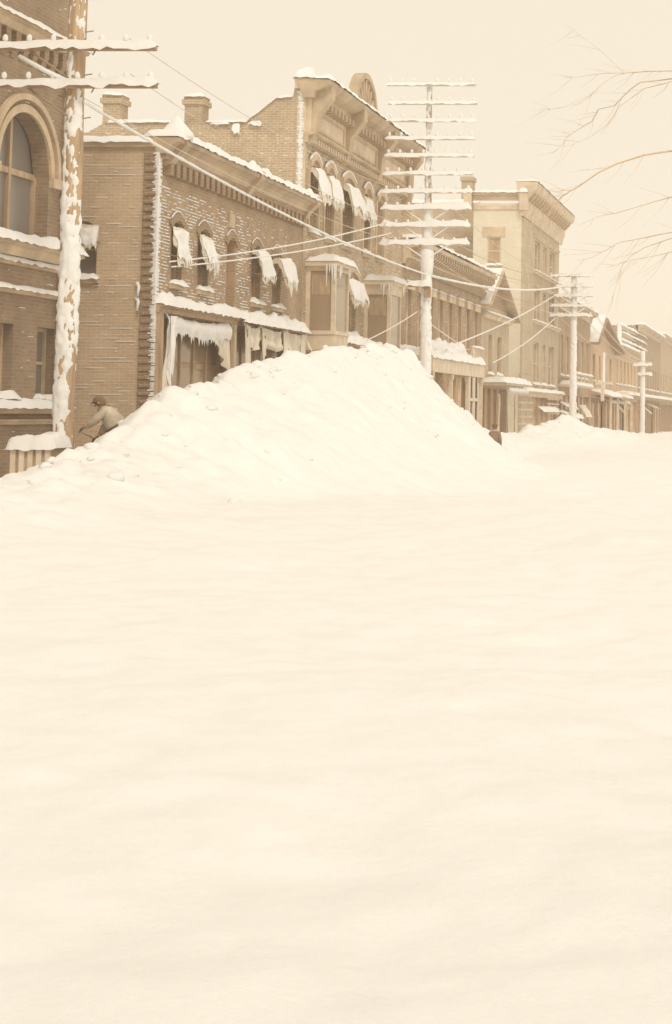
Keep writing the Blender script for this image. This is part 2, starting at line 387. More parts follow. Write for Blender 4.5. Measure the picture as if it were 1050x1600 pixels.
def snow_h(X, Y):
    c = np.interp(Y, _cy, _cz) - .06
    for by, hh, ww in BUMPS: c = c + hh * np.exp(-((Y - by) / ww) ** 4)
    xr = -11 + .22 * vn(Y * .35 + 9, Y * 0 + 3.3)
    base = .62 + .10 * vn(X * .18, Y * .18 + 7) + .05 * vn(X * .6 + 3, Y * .5) + .025 * vn(X * 1.7, Y * 1.4) + .012 * np.abs(vn(X * 4.1, Y * 3.3))
    dx = X - xr
    base = base + .5 * np.exp(-np.maximum(dx, 0) / 4.5) * np.clip((Y - 8) / 14, 0, 1) * (1 - .85 * np.exp(-((Y - 56) / 7.5) ** 2))      # apron of thrown snow at the foot of the bank
    wr = 1.5 + 1.05 * np.clip(c - .6, 0, 5) + .5 * vn(Y * .4, Y * 0 + 8.1)
    wr = wr * (1 - .42 * np.exp(-((Y - 49.0) / 4.5) ** 2) - .62 * np.exp(-((Y - 58.5) / 4.0) ** 2))
    de = np.sqrt(np.maximum(dx, 0) ** 2 + .3 ** 2) - .3
    tr = np.clip(de / wr, 0, 1); sr = (1 - tr) ** 1.5
    wl_ = .9 + .5 * np.clip(c - .2, 0, 5)
    tl = np.clip(-dx / wl_, 0, 1); sl = .5 * (1 - tl) + .5 * (.5 + .5 * np.cos(np.pi * tl))
    lb = .12 + .03 * vn(X * 1.5, Y * 1.5)
    z = np.where(dx >= 0, base + (c - base) * sr, lb + (c - lb) * sl)
    s = np.where(dx >= 0, sr, sl)
    lump = (1 - .75 * np.exp(-((Y - 62) / 3.0) ** 2)) * (.17 * np.abs(vn(X * 1.1, Y * 1.0)) + .11 * np.abs(vn(X * 2.7 + 5, Y * 2.5)) + .05 * np.abs(vn(X * 5.3 + 8, Y * 4.7)) + .035 * vn(X * 7 + 2, Y * 7 + 1))
    z = z + lump * (.22 + .78 * sstep((s - .05) / .4)) - .10
    pit = sstep(1.5 - np.sqrt(((X + 10.45) / .42) ** 2 + ((Y - 60.0) / .55) ** 2))      # the pit the far walker stands in
    z = z * (1 - pit) + .2 * pit
    far = sstep((Y - 118) / 60.0)
    return np.maximum(z * (1 - far * .2), .02)
def arange(*seg): return np.concatenate([np.arange(a, b_, st) for a, b_, st in seg])
xs = arange((-14.95, -13, .16), (-13, -8.5, .085), (-8.5, 2, .1), (2, 3, .2), (3, 30, .9))
ys = arange((-12, 1.5, .6), (1.5, 20, .1), (20, 62, .1), (62, 122, .18), (122, 300, 1.4))
GX, GY = np.meshgrid(xs, ys, indexing='ij'); GZ = snow_h(GX, GY)
nx, ny = GX.shape
co_ = np.stack([GX, GY, GZ], -1).reshape(-1, 3)
ii, jj = np.meshgrid(np.arange(nx - 1), np.arange(ny - 1), indexing='ij'); k0 = (ii * ny + jj).ravel()
quads = np.stack([k0, k0 + ny, k0 + ny + 1, k0 + 1], -1)
me = bpy.data.meshes.new('snow_bank'); me.vertices.add(len(co_)); me.vertices.foreach_set('co', co_.ravel())
me.loops.add(quads.size); me.loops.foreach_set('vertex_index', quads.ravel())
me.polygons.add(len(quads)); me.polygons.foreach_set('loop_start', np.arange(0, quads.size, 4)); me.polygons.foreach_set('loop_total', np.full(len(quads), 4))
me.update(); me.polygons.foreach_set('use_smooth', np.ones(len(quads), bool)); me.materials.append(MATS['snow'])
so = bpy.data.objects.new('snow_bank', me); col.objects.link(so); so['kind'] = 'structure'
def sh(x, y): return float(snow_h(np.array([x]), np.array([y]))[0])

# thrown clods of shovelled snow lying on the bank
mb = MB(); rc_ = random.Random(21)
ico = bmesh.new(); bmesh.ops.create_icosphere(ico, subdivisions=2, radius=1.0)
iv = [v.co.copy() for v in ico.verts]; ifc = [tuple(v.index for v in f.verts) for f in ico.faces]; ico.free()
for k in range(300):
    y = rc_.uniform(23, 64) if k < 240 else rc_.uniform(64, 115)
    x = -11 + (rc_.gauss(0, .45) if k % 4 else rc_.uniform(-.4, 2.8)); r_ = min(.13, .03 + rc_.expovariate(1 / .028)); z = sh(x, y) + r_ * .1
    if abs(y - 61.5) < 3.5: continue
    sd_ = rc_.random() * 50; sx, sy_, sz_ = rc_.uniform(.8, 1.4), rc_.uniform(.8, 1.4), rc_.uniform(.55, .85)
    mb.add([(x + p.x * r_ * sx * (1 + .5 * nz(p.x * 1.6 + sd_, p.y * 1.6, p.z * 1.6)), y + p.y * r_ * sy_ * (1 + .5 * nz(p.x * 1.6 + sd_, p.y * 1.6, p.z * 1.6)), z + p.z * r_ * sz_ * (1 + .5 * nz(p.x * 1.6 + sd_, p.y * 1.6, p.z * 1.6))) for p in iv], ifc)
o = mb.build('snow_clods', 'snow', smooth=True, kind='stuff'); tag(o, 'loose clods of shovelled snow lying along the top of the great snowbank', 'snow')

# far hillside
mb = MB(); vs = []; fs = []
for i in range(61):
    for j in range(9):
        x = -700 + i * 20; y = 520 + j * 40
        vs.append((x, y, -1 + (j / 8) ** .7 * (34 + 7 * nz(x * .006, 2.2) + 3 * nz(x * .05, y * .02) + (j > 6) * 2 * nz(x * .3, y))))
for i in range(60):
    for j in range(8): k = i * 9 + j; fs.append((k, k + 9, k + 10, k + 1))
mb.add(vs, fs); h = mb.build('hill', 'hill_wood', smooth=True); h['kind'] = 'structure'

# ------------------------------------------------------------------ buildings
def shell(root, Y0, Y1, zt, wall, holes, depth=13.0, X=-15.0, dp=.18, endmat=None, endholes=(), roof_snow=.25, zend=None):
    P = PF(X)
    part('front_wall', wall, root, lambda q: wallgrid(q, P, Y0, Y1, 0, zt, holes, dp))
    part('end_wall', endmat or wall, root, lambda q: wallgrid(q, PE(Y0), X - depth, X, 0, zend or zt, list(endholes), dp))
    zf = zt; zt = zend or zt
    def rear(q):
        q.quad((X - depth, Y0, 0), (X - depth, Y1, 0), (X - depth, Y1, zt), (X - depth, Y0, zt))
        q.quad((X, Y1, 0), (X - depth, Y1, 0), (X - depth, Y1, zt), (X, Y1, zt))
    part('rear_wall', wall, root, rear)
    part('roof', 'snow', root, lambda q: q.quad((X - .02, Y0 + .02, zt - .25), (X - depth, Y0 + .02, zt - .25), (X - depth, Y1 - .02, zt - .25), (X - .02, Y1 - .02, zt - .25)))
    return P
def cornice(root, P, s0, s1, zt, prof, mat='metal_cornice', snowth=.16, seed=1.0, name='cornice', parent=None):
    c = part(name, mat, root, lambda q: q.prismP(P, s0, s1, [(o, zt + z) for o, z in prof]), parent=parent)
    om = max(o for o, z in prof); omin = min(o for o, z in prof)
    if snowth: part('snow_cap', 'snow', root, lambda q: snow(q, P, s0 - .03, s1 + .03, omin - .05, om + .05, zt + max(z for o, z in prof), snowth, seed, lip=.06), parent=c, smooth=True)
    return c
def row_parts(name, mat, root, P, s0, s1, n, w, o0, o1, z0, z1, parent=None, taper=None):
    """n alike pieces in a row sharing one mesh"""
    step = (s1 - s0) / n
    mb = MB()
    c = s0 + step / 2
    if taper: mb.prismP(P, c - w / 2, c + w / 2, [(o0, z0), (o0 + (o1 - o0) * taper, z0), (o1, (z0 + z1) / 2), (o1, z1), (o0, z1)])
    else: mb.boxP(P, c - w / 2, c + w / 2, o0, o1, z0, z1)
    first = mb.build(name, mat, root, parent)
    a, b_ = Vector(P(0, 0, 0)), Vector(P(step, 0, 0))
    for i in range(1, n): copy_part(first, (b_ - a) * i)
    return first

# ---- corner block with the great arch, beside the near pole
Z0, Z1, ZT = 22.0, 34.7, 13.5
zr = thing('brick_building', 'dark brick block with a tall round-arched window behind the near snow-plastered pole', 'building', (-15, (Z0 + Z1) / 2, 0))
archY = fac(38, 250)[0]
ar = 1.12
zcrown = fac(60, 185)[1]; zbase_ = fac(60, 378)[1]
lowY0, lowY1 = fac(57, 560)[0], fac(86, 560)[0]; lowz0, lowz1 = fac(70, 622)[1], fac(70, 512)[1]
zh = [(archY - ar, archY + ar, zbase_, zcrown, ar), (lowY0, lowY1, lowz0, lowz1), (lowY0 - 1.9, lowY1 - 1.9, lowz0, lowz1),
      (archY - 4.2 - ar, archY - 4.2 + ar, zbase_, zcrown, ar), (lowY0 - 5, lowY1 - 5, lowz0, lowz1)]
P = shell(zr, Z0, Z1, ZT, 'brick_left', zh, dp=.32)
for h_ in zh[:1] + zh[3:4]:
    c = (h_[0] + h_[1]) / 2
    part('arch_pane', 'glass_grey', zr, lambda q: q.boxP(P, h_[0], h_[1], -.36, -.34, zbase_, zcrown))
    def fr_(q):
        q.boxP(P, c - .05, c + .05, -.34, -.27, zbase_, zcrown - .02)
        q.boxP(P, h_[0], h_[1], -.34, -.28, zcrown - ar - .07, zcrown - ar + .05)
        for e in (h_[0], h_[1] - .07): q.boxP(P, e, e + .07, -.34, -.26, zbase_, zcrown - ar)
        q.boxP(P, h_[0] + .07, h_[1] - .07, -.34, -.265, zbase_, zbase_ + .1)
    part('window_frame', 'wood_brown', zr, fr_)
    for rr, w_, o_, m_ in ((ar + .09, .16, .05, 'stone'), (ar + .32, .12, .09, 'stone')):
        def ring(q):
            n = 28
            for i in range(n):
                t0, t1 = math.pi * i / n, math.pi * (i + 1) / n
                pp = []
                for o in (-.01, o_):
                    for r_ in (rr - w_ / 2, rr + w_ / 2):
                        for t in (t0, t1): pp.append(P(c + r_ * math.cos(t), o, zcrown - ar + r_ * math.sin(t)))
                q.hexa(pp)
        part('arch_moulding', m_, zr, ring)
    for e0 in (h_[1] + .02, h_[0] - .42): part('impost', 'stone', zr, lambda q: q.boxP(P, e0, e0 + .4, -.01, .1, zcrown - ar - .2, zcrown - ar))
for h_ in (zh[1], zh[2], zh[4]):
    window(zr, P, h_[0], h_[1], h_[2], h_[3], .24, gmat='glass_grey', fmat='stone', snowth=.1, seed=2)
def belt(root, P, s0, s1, zt, hgt, out, snowth, mat='stone', seed=3.0):
    return cornice(root, P, s0, s1, zt, [(-.02, -hgt), (out * .5, -hgt), (out * .7, -hgt * .45), (out, -hgt * .35), (out, 0), (-.02, 0)], mat, snowth, seed, 'belt_course')
belt(zr, P, Z0, Z1 + .1, fac(70, 388)[1], .30, .34, .17)
belt(zr, P, Z0, Z1 + .05, fac(70, 416)[1], .10, .14, .06, seed=5)
belt(zr, P, Z0, Z1 + .05, fac(70, 457)[1], .12, .14, .05, seed=6)
belt(zr, P, Z0, Z1 + .05, fac(70, 634)[1], .16, .2, .13, seed=7)
belt(zr, P, Z0, Z1 + .05, fac(70, 655)[1], .1, .1, .0, seed=8)
row_parts('corbel', 'brick_left', zr, P, Z0 + .2, Z1 - .1, 30, .2, -.01, .14, fac(70, 75)[1] - .5, fac(70, 75)[1], taper=.3)
belt(zr, P, Z0, Z1 + .1, fac(70, 75)[1] + .24, .24, .3, .08, seed=9)
cornice(zr, P, Z0, Z1 + .3, ZT, [(-.02, -.8), (.2, -.8), (.3, -.4), (.6, -.3), (.6, 0), (-.02, 0)], 'metal_cornice', .25, 4)
part('pilaster', 'brick_left', zr, lambda q: q.boxP(P, Z1 - .42, Z1 + .02, -.02, .12, 0, fac(70, 388)[1] - .31))
part('pilaster', 'brick_left', zr, lambda q: q.boxP(P, Z1 - .42, Z1 + .02, -.02, .12, fac(70, 388)[1] + .0, fac(70, 75)[1] - .02))
rs = random.Random(3)
part('snow_streaks', 'snow', zr, lambda q: streaks(q, P, 30, Z1, 1.5, 11, 160, rs, zh, lmax=.5, th=.014), kind='stuff')

# ---- A: two-storey brick shop building
A0, A1, AT = 39.6, 51.55, 8.6
ra = thing('brick_building', 'two-storey brick shop building with two draped shopfronts and a row of dark corbel slots', 'building', (-15, 45.5, 0))
AW = [(40.58, 41.32, 5.42, 6.95, .2), (42.42, 43.2, 5.42, 6.95, .2), (44.62, 45.3, 4.95, 6.95, .16, .3), (46.72, 47.5, 5.38, 6.95, .2), (48.6, 49.4, 5.38, 6.95, .2)]
SH = [(39.95, 44.75, .25, 4.64, 0, .3), (45.35, 51.25, .25, 4.64, 0, .3)]
ex0, ez1 = fro(100, 345, A0); ex1, ez0 = fro(150, 434, A0)
EH = [(ex0, ex1, ez0, ez1, .16)]
P = shell(ra, A0, A1, AT, 'brick_dark', AW + SH, dp=.2, endmat='brick_end', endholes=EH)
for i, h_ in enumerate(AW):
    if i == 2: part('door_panel', 'shop_dark', ra, lambda q: q.boxP(P, h_[0], h_[1], -.3, -.26, h_[2], h_[3]))
    else: window(ra, P, h_[0], h_[1], h_[2], h_[3] , .2, .2, seed=i * 3.1, snowth=.13)
    def arch(q, h_=h_):            # brick hood over the head, a thin ledge of snow on it
        n = 10; mid = (h_[0] + h_[1]) / 2; hw = (h_[1] - h_[0]) / 2 + .04; rise = .22; rad = (hw * hw + rise * rise) / (2 * rise); cz = h_[3] + .03 - rad
        for k in range(n):
            pp = []
            for o in (-.01, .045):
                for r_ in (rad, rad + .2):
                    for j in (k, k + 1):
                        x = hw * (2 * j / n - 1); th = math.asin(max(-1, min(1, x / rad)))
                        pp.append(P(mid + r_ * math.sin(th), o, cz + r_ * math.cos(th)))
            q.hexa(pp)
    part('window_hood', 'brick_corner', ra, arch)
    def ledge(q, h_=h_):
        hw = (h_[1] - h_[0]) / 2 + .1; mid = (h_[0] + h_[1]) / 2
        q.tube([P(mid + hw * t, .03, h_[3] + .265 - .2 * t * t) for t in [x / 6 - 1 for x in range(13)]], .018, 5)
    part('snow_cap', 'snow', ra, ledge)
awning(ra, P, 40.54, 41.4, 6.82, .72, .15, 1, 0, .38, .7)
awning(ra, P, 42.38, 43.26, 6.82, .62, .2, 2, 0, .55, .9)
awning(ra, P, 46.6, 47.6, 6.8, .62, .34, 3, .7, .4, .5)
awning(ra, P, 48.5, 49.5, 6.72, .5, .42, 4, .9, .55, .6)
wy, wz = fac(360, 350); part('date_stone', 'stone', ra, lambda q: q.boxP(P, wy - .2, wy + .22, -.01, .05, wz - .1, wz + .28))
# corbel table under the cornice
part('corbel_back', 'brick_corner', ra, lambda q: q.boxP(P, A0 + .3, A1 - .1, .002, .02, 7.98, 8.33))
row_parts('corbel', 'brick_dark', ra, P, A0 + .3, A1 - .1, 28, .235, .0, .15, 8.0, 8.34)
part('corbel_band', 'brick_dark', ra, lambda q: q.boxP(P, A0 + .01, A1 - .01, -.01, .17, 8.34, 8.45))
cornice(ra, P, A0 - .05, A1 + .02, 8.83, [(-.02, -.38), (.19, -.38), (.24, -.3), (.3, -.2), (.42, -.12), (.5, -.1), (.52, 0), (-.3, .04)], 'metal_cornice', .17, 2.2)
for sy, big in ((40.05, 1.15), (45.8, .75), (51.3, .7)):
    def con(q): q.prismP(P, sy - .16, sy + .16, [(0, 8.2), (.2, 8.28), (.3, 8.45), (.56, 8.7), (.56, 8.93), (0, 8.93)])
    k = part('console', 'metal_cornice', ra, con)
    part('snow_cap', 'snow', ra, lambda q: q.lathe((-14.75, sy, 8.86), [(.34 * big, 0), (.36 * big, .12), (.26 * big, .22 * big), (.13 * big, .38 * big), (.07, .46 * big), (.01, .5 * big)], 9), parent=k, smooth=True)
# end wall: coping, dark toothed corner, window, awning frame
PEa = PE(A0)
part('coping', 'metal_pale', ra, lambda q: q.boxP(PEa, -28, -15.05, -.28, .1, 8.6, 8.74))
part('snow_cap', 'snow', ra, lambda q: snow(q, PEa, -28, -15.1, -.3, .15, 8.74, .14, 5), smooth=True)
window(ra, PEa, ex0, ex1, ez0, ez1, .18, .16, gmat='glass_grey', seed=9)
awning(ra, PEa, ex0 - .05, ex1 + .06, ez1 - .1, .4, .16, 8, 0, .3, .7)
part('corner_strip', 'brick_corner', ra, lambda q: q.boxP(PEa, -15.34, -15.0, -.01, .03, 0, 8.45))
mbk = MB(); mbk.boxP(PEa, -15.30, -15.02, .031, .07, 8.2, 8.29); bk = mbk.build('brick', 'brick_corner', ra)
for i in range(1, 40): copy_part(bk, (R.uniform(-.03, .04), 0, -.19 * i))
def corner_snow(q):
    rr = random.Random(9)
    for i in range(900):
        z = rr.uniform(4.3, 8.45) if i < 720 else rr.uniform(1.5, 4.3); w_ = min(.14, rr.expovariate(1 / .03) + .025); h_ = rr.uniform(.012, .04)
        q.boxP(PEa, -14.985 - w_, -14.975 + .012 * rr.random(), -.05, .04 + rr.uniform(0, .045), z, z + h_)
        if i % 3 == 0: q.box(-15.02, -14.985 + .02 * rr.random(), A0 - .02, A0 + rr.uniform(.05, .2), z, z + h_ * 1.3)
part('corner_snow', 'snow', ra, corner_snow, kind='stuff')
for (u, v) in ((216, 455), (215, 478)):
    X_, Z_ = fro(u, v, A0 - .1)
    part('bracket_snow', 'snow', ra, lambda q: q.tube([(X_ - .05, A0 - .05, Z_ + .2), (X_ + .02, A0 - .12, Z_ + .1), (X_, A0 - .14, Z_ - .12)], .05, 6, .03), smooth=True)
part('snow_streaks', 'snow', ra, lambda q: streaks(q, PEa, -18.5, -15.4, 2.0, 8.4, 210, random.Random(4), EH, dens=lambda s, z: .25 + .75 * (nz(z * 1.2, 3.3) > .0), lmax=1.2, th=.018), kind='stuff')
part('snow_streaks', 'snow', ra, lambda q: streaks(q, P, A0 + .05, A1, 4.95, 7.75, 5200, random.Random(5), [(h[0] - .0, h[1] + .0, h[2], h[3] + .15) for h in AW],
     dens=lambda s, z: max(.0, (1.15 - (s - A0) / 9.5)) * (.55 + .9 * nz(s * .8, z * 1.3, 4)) * (1.0 if z < 7.35 else .5), lmax=.55, th=.03), kind='stuff')
# shop fronts
for a, b_ in ((39.95, 44.75), (45.35, 51.25)):
    fr0 = part('shop_front', 'shop_dark', ra, lambda q: q.boxP(P, a, b_, -.3, -.24, .25, 4.64))
    n = 5
    for i in range(n + 1):
        y = a + .04 + (b_ - a - .14) * i / n
        part('mullion', 'wood_brown', ra, lambda q: q.boxP(P, y, y + .08, -.24, -.17, .25, 4.64), parent=fr0)
    for i in range(n):
        y0_, y1_ = a + .04 + (b_ - a - .14) * i / n + .12, a + .04 + (b_ - a - .14) * (i + 1) / n - .04
        part('shop_pane', 'glass', ra, lambda q: q.boxP(P, y0_, y1_, -.23, -.21, 1.1, 3.4), parent=fr0)
        part('transom_pane', 'glass', ra, lambda q: q.boxP(P, y0_, y1_, -.23, -.21, 3.55, 4.5), parent=fr0)
for s_ in (39.66, 44.8, 51.28):
    part('shop_post', 'wood_brown', ra, lambda q: (q.boxP(P, s_, s_ + .24, -.3, .12, 0, 4.66), q.boxP(P, s_ + .06, s_ + .18, .12, .15, .2, 4.55)))
part('shop_post', 'wood_cream', ra, lambda q: q.boxP(P, 45.1, 45.3, -.3, .1, 0, 4.66))
cornice(ra, P, A0 + .02, A1 - .02, 4.88, [(-.02, -.22), (.1, -.22), (.12, -.12), (.2, -.08), (.22, 0), (-.02, 0)], 'wood_brown', .28, 6.1, 'shop_cornice')
# left shopfront: awning rolled up, stiff with snow and icicles
def valance(q):
    vs = []; fs = []; n = 70; rr = random.Random(2)
    for i in range(n + 1):
        a = i / n; s_ = 40.0 + 4.6 * a; sagg = .1 * math.sin(math.pi * a) ** .8 + .06 * nz(a * 7, 1)
        th = .1 + .08 * nz(a * 5, 4); t = .05 + .16 * rr.random() * (1.5 if i % 2 else .4)
        for o, dz in ((.0, -.0), (.1, .03), (.17, -.05), (.21, -.16), (.2, -.16 - th), (.18, -.2 - th - t)):
            vs.append(P(s_, o + .03 * nz(a * 20, dz * 9), 4.64 - sagg + dz + .03 * nz(a * 15, o * 6)))
    for i in range(n):
        for j in range(5): fs.append((i * 6 + j, i * 6 + 6 + j, i * 6 + 7 + j, i * 6 + j + 1))
    q.add(vs, fs)
va = part('shop_awning', 'snow', ra, valance, smooth=True)
part('hanging_canvas', 'canvas', ra, lambda q: drape(q, P, lambda a: (40.06 + .62 * a, 4.6), lambda a: (39.82 + .36 * a, 2.7 + .4 * abs(a - .3)), .16, 3, .05, 2), parent=va, smooth=True)
part('hanging_canvas', 'canvas_dark', ra, lambda q: drape(q, P, lambda a: (41.7 + 1.6 * a, 4.42), lambda a: (41.7 + 1.6 * a, 4.34 - .24 * math.sin(math.pi * a)), .1, 4, .03, 4), parent=va, smooth=True)
part('hanging_canvas', 'canvas', ra, lambda q: drape(q, P, lambda a: (43.05 + 1.65 * a, 4.5), lambda a: (43.3 + 1.4 * a ** .5, 4.1 - 1.05 * a ** .7), .14, 4, .06, 5), parent=va, smooth=True)
part('snow_crust', 'snow', ra, lambda q: drape(q, P, lambda a: (40.1 + .4 * a, 4.6), lambda a: (39.95 + .2 * a, 3.1 + .5 * nz(a * 3, 1)), .23, 2, .06, 31), parent=va, smooth=True)
# right shopfront: swagged canvas curtains from a rail
rl = part('awning_rail', 'wood_brown', ra, lambda q: (q.tube([P(45.35, .26, 4.76), P(51.2, .26, 4.70)], .03, 6), [q.tube([P(y, .0, 4.86), P(y, .26, 4.74)], .018, 5) for y in (45.4, 47.2, 49.3, 51.15)]))
SW = [(45.36, 47.1, 3.0, 'a'), (47.1, 49.4, 3.62, 'b'), (49.4, 51.15, 3.2, 'c')]
for cs0, cs1, zd, sd_ in ((45.4, 46.95, .62, 6), (47.0, 49.2, .6, 7), (49.25, 51.15, 1.0, 9)):      # swags between the rail brackets
    part('curtain', 'canvas', ra, lambda q: drape(q, P, lambda a: (cs0 + (cs1 - cs0) * a, 4.72 - .1 * math.sin(math.pi * a)), lambda a: (cs0 + (cs1 - cs0) * a, 4.62 - zd * math.sin(math.pi * min(1, a * .96 + .02)) ** .6), .27, 3, .085, sd_, m_=14), parent=rl, smooth=True)
for cs, cw, zb_, sd_ in ((45.38, .5, 2.3, 12), (46.75, .45, 3.4, 13), (48.75, .5, 3.0, 14), (50.6, .55, 2.6, 15)):      # loose tails hanging at the brackets
    part('curtain', 'canvas', ra, lambda q: drape(q, P, lambda a: (cs + cw * a, 4.66), lambda a: (cs + .1 + cw * .6 * a, zb_ + .5 * a), .3, 2, .06, sd_), parent=rl, smooth=True)
part('snow_cap', 'snow', ra, lambda q: snow(q, P, 45.3, 51.3, .2, .4, 4.76, .14, 8), parent=rl, smooth=True)
part('side_flap', 'canvas', ra, lambda q: drape(q, P, lambda a: (51.2 + .2 * a, 4.72 - .1 * a), lambda a: (51.3 + .3 * a, 4.0 - .1 * a), .2, 2, .04, 11, flare=.3), parent=rl, smooth=True)

# ---- B: three-storey block with the sunburst gable and two oriels
B0, B1, BT = 51.6, 64.9, 12.4
rb = thing('brick_building', 'three-storey brick block with sunburst crest on its cornice and two oriel windows', 'building', (-15, 58.2, 0))
def b3(u0, u1): return fac(u0, 330)[0], fac(u1, 330)[0]
BW = [(*b3(483, 495), 7.95, 10.1, .2), (*b3(507, 519), 7.95, 10.1, .2), (*b3(534, 550), 7.95, 10.1, .26), (*b3(568, 577), 7.95, 10.1, .2), (*b3(589, 599), 7.95, 10.1, .2)]
BM = (fac(536, 480)[0], fac(556, 480)[0], 4.95, 6.95, .25)
SB = [(51.9, 57.9, .25, 4.2, 0, .4), (58.3, 64.6, .25, 4.2, 0, .4)]
P = shell(rb, B0, B1, BT, 'brick_mid', BW + [BM] + SB, dp=.2, depth=10, zend=11.0)
for a, b_, *_r in SB:
    f_ = part('shop_front', 'shop_dark', rb, lambda q: q.boxP(P, a, b_, -.4, -.34, .25, 4.2))
    for i in range(5): part('mullion', 'wood_cream', rb, lambda q: q.boxP(P, a + (b_ - a - .1) * i / 4, a + (b_ - a - .1) * i / 4 + .1, -.34, -.25, .25, 4.2), parent=f_)
for i, h_ in enumerate(BW + [BM]):
    window(rb, P, h_[0], h_[1], h_[2], h_[3], .2, h_[4], fmat='wood_cream' if i == 5 else 'wood_brown', seed=20 + i * 2.7, snowth=.15)
    hw = (h_[1] - h_[0]) / 2 + .12; mid = (h_[0] + h_[1]) / 2
    def hood(q):
        n = 10
        for k in range(n):
            pp = []
            for o in (-.01, .1):
                for r_ in (0, .2):
                    for j in (k, k + 1):
                        t = 2 * j / n - 1; pp.append(P(mid + (hw + r_ * .4) * t, o, h_[3] + .02 + .28 * (1 - t * t) - .12 + r_))
            q.hexa(pp)
    hd = part('window_hood', 'stone', rb, hood)
    part('snow_cap', 'snow', rb, lambda q: q.tube([P(mid + (hw + .1) * t, .07, h_[3] + .13 + .28 * (1 - t * t)) for t in [x / 6 - 1 for x in range(13)]], .045, 6), parent=hd, smooth=True)
    if i != 5:
        for e in (h_[0] - .2, h_[1] + .06): part('window_trim', 'stone', rb, lambda q: q.boxP(P, e, e + .14, -.01, .05, h_[2], h_[3] - .05))
for i, (h_, pr, bg) in enumerate(zip(BW[:4] + [BM], (.36, .3, .4, .2, .32), (.7, .6, .7, 0, .6))):
    awning(rb, P, h_[0] - .08, h_[1] + .1, h_[3] - .12, .75 if i < 4 else .6, pr, 30 + i, bg, .5, .8)
# cornice: dentils, frieze panels, brackets, crown
BZ = 12.62
part('frieze', 'metal_pale', rb, lambda q: q.boxP(P, B0 - .02, B1 + .02, -.02, .18, 11.0, 12.15))
cornice(rb, P, B0 - .1, B1 + .15, 11.02, [(-.02, -.34), (.1, -.34), (.12, -.12), (.3, -.06), (.32, 0), (-.02, 0)], 'metal_cornice', 0, name='lower_cornice')
row_parts('dentil', 'metal_pale', rb, P, B0 + .05, B1 - .05, 46, .15, .1, .22, 10.7, 10.88)
cornice(rb, P, B0 - .25, B1 + .55, BZ, [(-.02, -.55), (.3, -.55), (.36, -.35), (.62, -.25), (.8, -.12), (.82, 0), (-.3, .05)], 'metal_cornice', .14, 7.3)
row_parts('modillion', 'metal_cornice', rb, P, B0 + .1, B1 - .1, 30, .2, .18, .5, 11.85, 12.06)
for sy in (B0 + .24, 55.9, 60.3, B1 - .18):
    part('bracket', 'metal_cornice', rb, lambda q: q.prismP(P, sy - .22, sy + .22, [(0, 10.6), (.2, 10.7), (.3, 11.1), (.34, 11.5), (.7, 12.0), (.78, 12.1), (.78, 12.5), (0, 12.5)]))
for a, b_ in ((52.2, 55.4), (56.4, 59.8), (60.8, 64.4)):
    part('frieze_panel', 'metal_cornice', rb, lambda q: [q.boxP(P, *e) for e in ((a, b_, .18, .215, 11.15, 11.22), (a, b_, .18, .215, 11.68, 11.75), (a, a + .08, .18, .215, 11.22, 11.68), (b_ - .08, b_, .18, .215, 11.22, 11.68))])
part('end_return', 'metal_cornice', rb, lambda q: q.prismP(lambda s_, o, z: (-15.0 + s_, B1 + o, z), -.6, .34, [(-.05, 9.6), (.1, 9.6), (.12, 10.6), (.3, 10.8), (.34, 11.6), (.52, 12.1), (-.05, 12.1)]))
# sunburst
sy, sz = (fac(551, 175, -14.9)[0] + fac(586, 195, -14.9)[0]) / 2, 12.62
sr_ = (fac(586, 195, -14.9)[0] - fac(551, 175, -14.9)[0]) / 2
crest = part('crest', 'metal_pale', rb, lambda q: q.prismP(lambda s_, o, z: (s_, sy + o, z), -15.05, -14.92, [(sr_ * .93 * math.cos(math.pi * i / 18), sz + 1.62 * math.sin(math.pi * i / 18) * .93) for i in range(19)]))
def crest_ring(q):
    n = 20
    for i in range(n):
        pp = []
        for o in (-.12, .22):
            for r_ in (.88, 1.0):
                for t in (math.pi * i / n, math.pi * (i + 1) / n): pp.append(P(sy + sr_ * r_ * math.cos(t), o, sz + 1.62 * r_ * math.sin(t)))
        q.hexa(pp)
part('crest_rim', 'metal_cornice', rb, crest_ring, parent=crest)
for i in range(1, 10):
    t = math.pi * i / 10
    part('crest_ray', 'metal_cornice', rb, lambda q: q.prismP(lambda s_, o, z: (-14.93 + s_, o, z), 0, .1, [(sy + sr_ * .3 * math.cos(t - .12), sz + 1.62 * .3 * math.sin(t - .12)), (sy + sr_ * .86 * math.cos(t - .06), sz + 1.62 * .86 * math.sin(t - .06)), (sy + sr_ * .86 * math.cos(t + .06), sz + 1.62 * .86 * math.sin(t + .06)), (sy + sr_ * .3 * math.cos(t + .12), sz + 1.62 * .3 * math.sin(t + .12))]), parent=crest)
part('crest_hub', 'metal_cornice', rb, lambda q: q.prismP(lambda s_, o, z: (-14.93 + s_, o, z), 0, .14, [(sy + sr_ * .26 * math.cos(math.pi * i / 8), sz + .42 * math.sin(math.pi * i / 8)) for i in range(9)]), parent=crest)
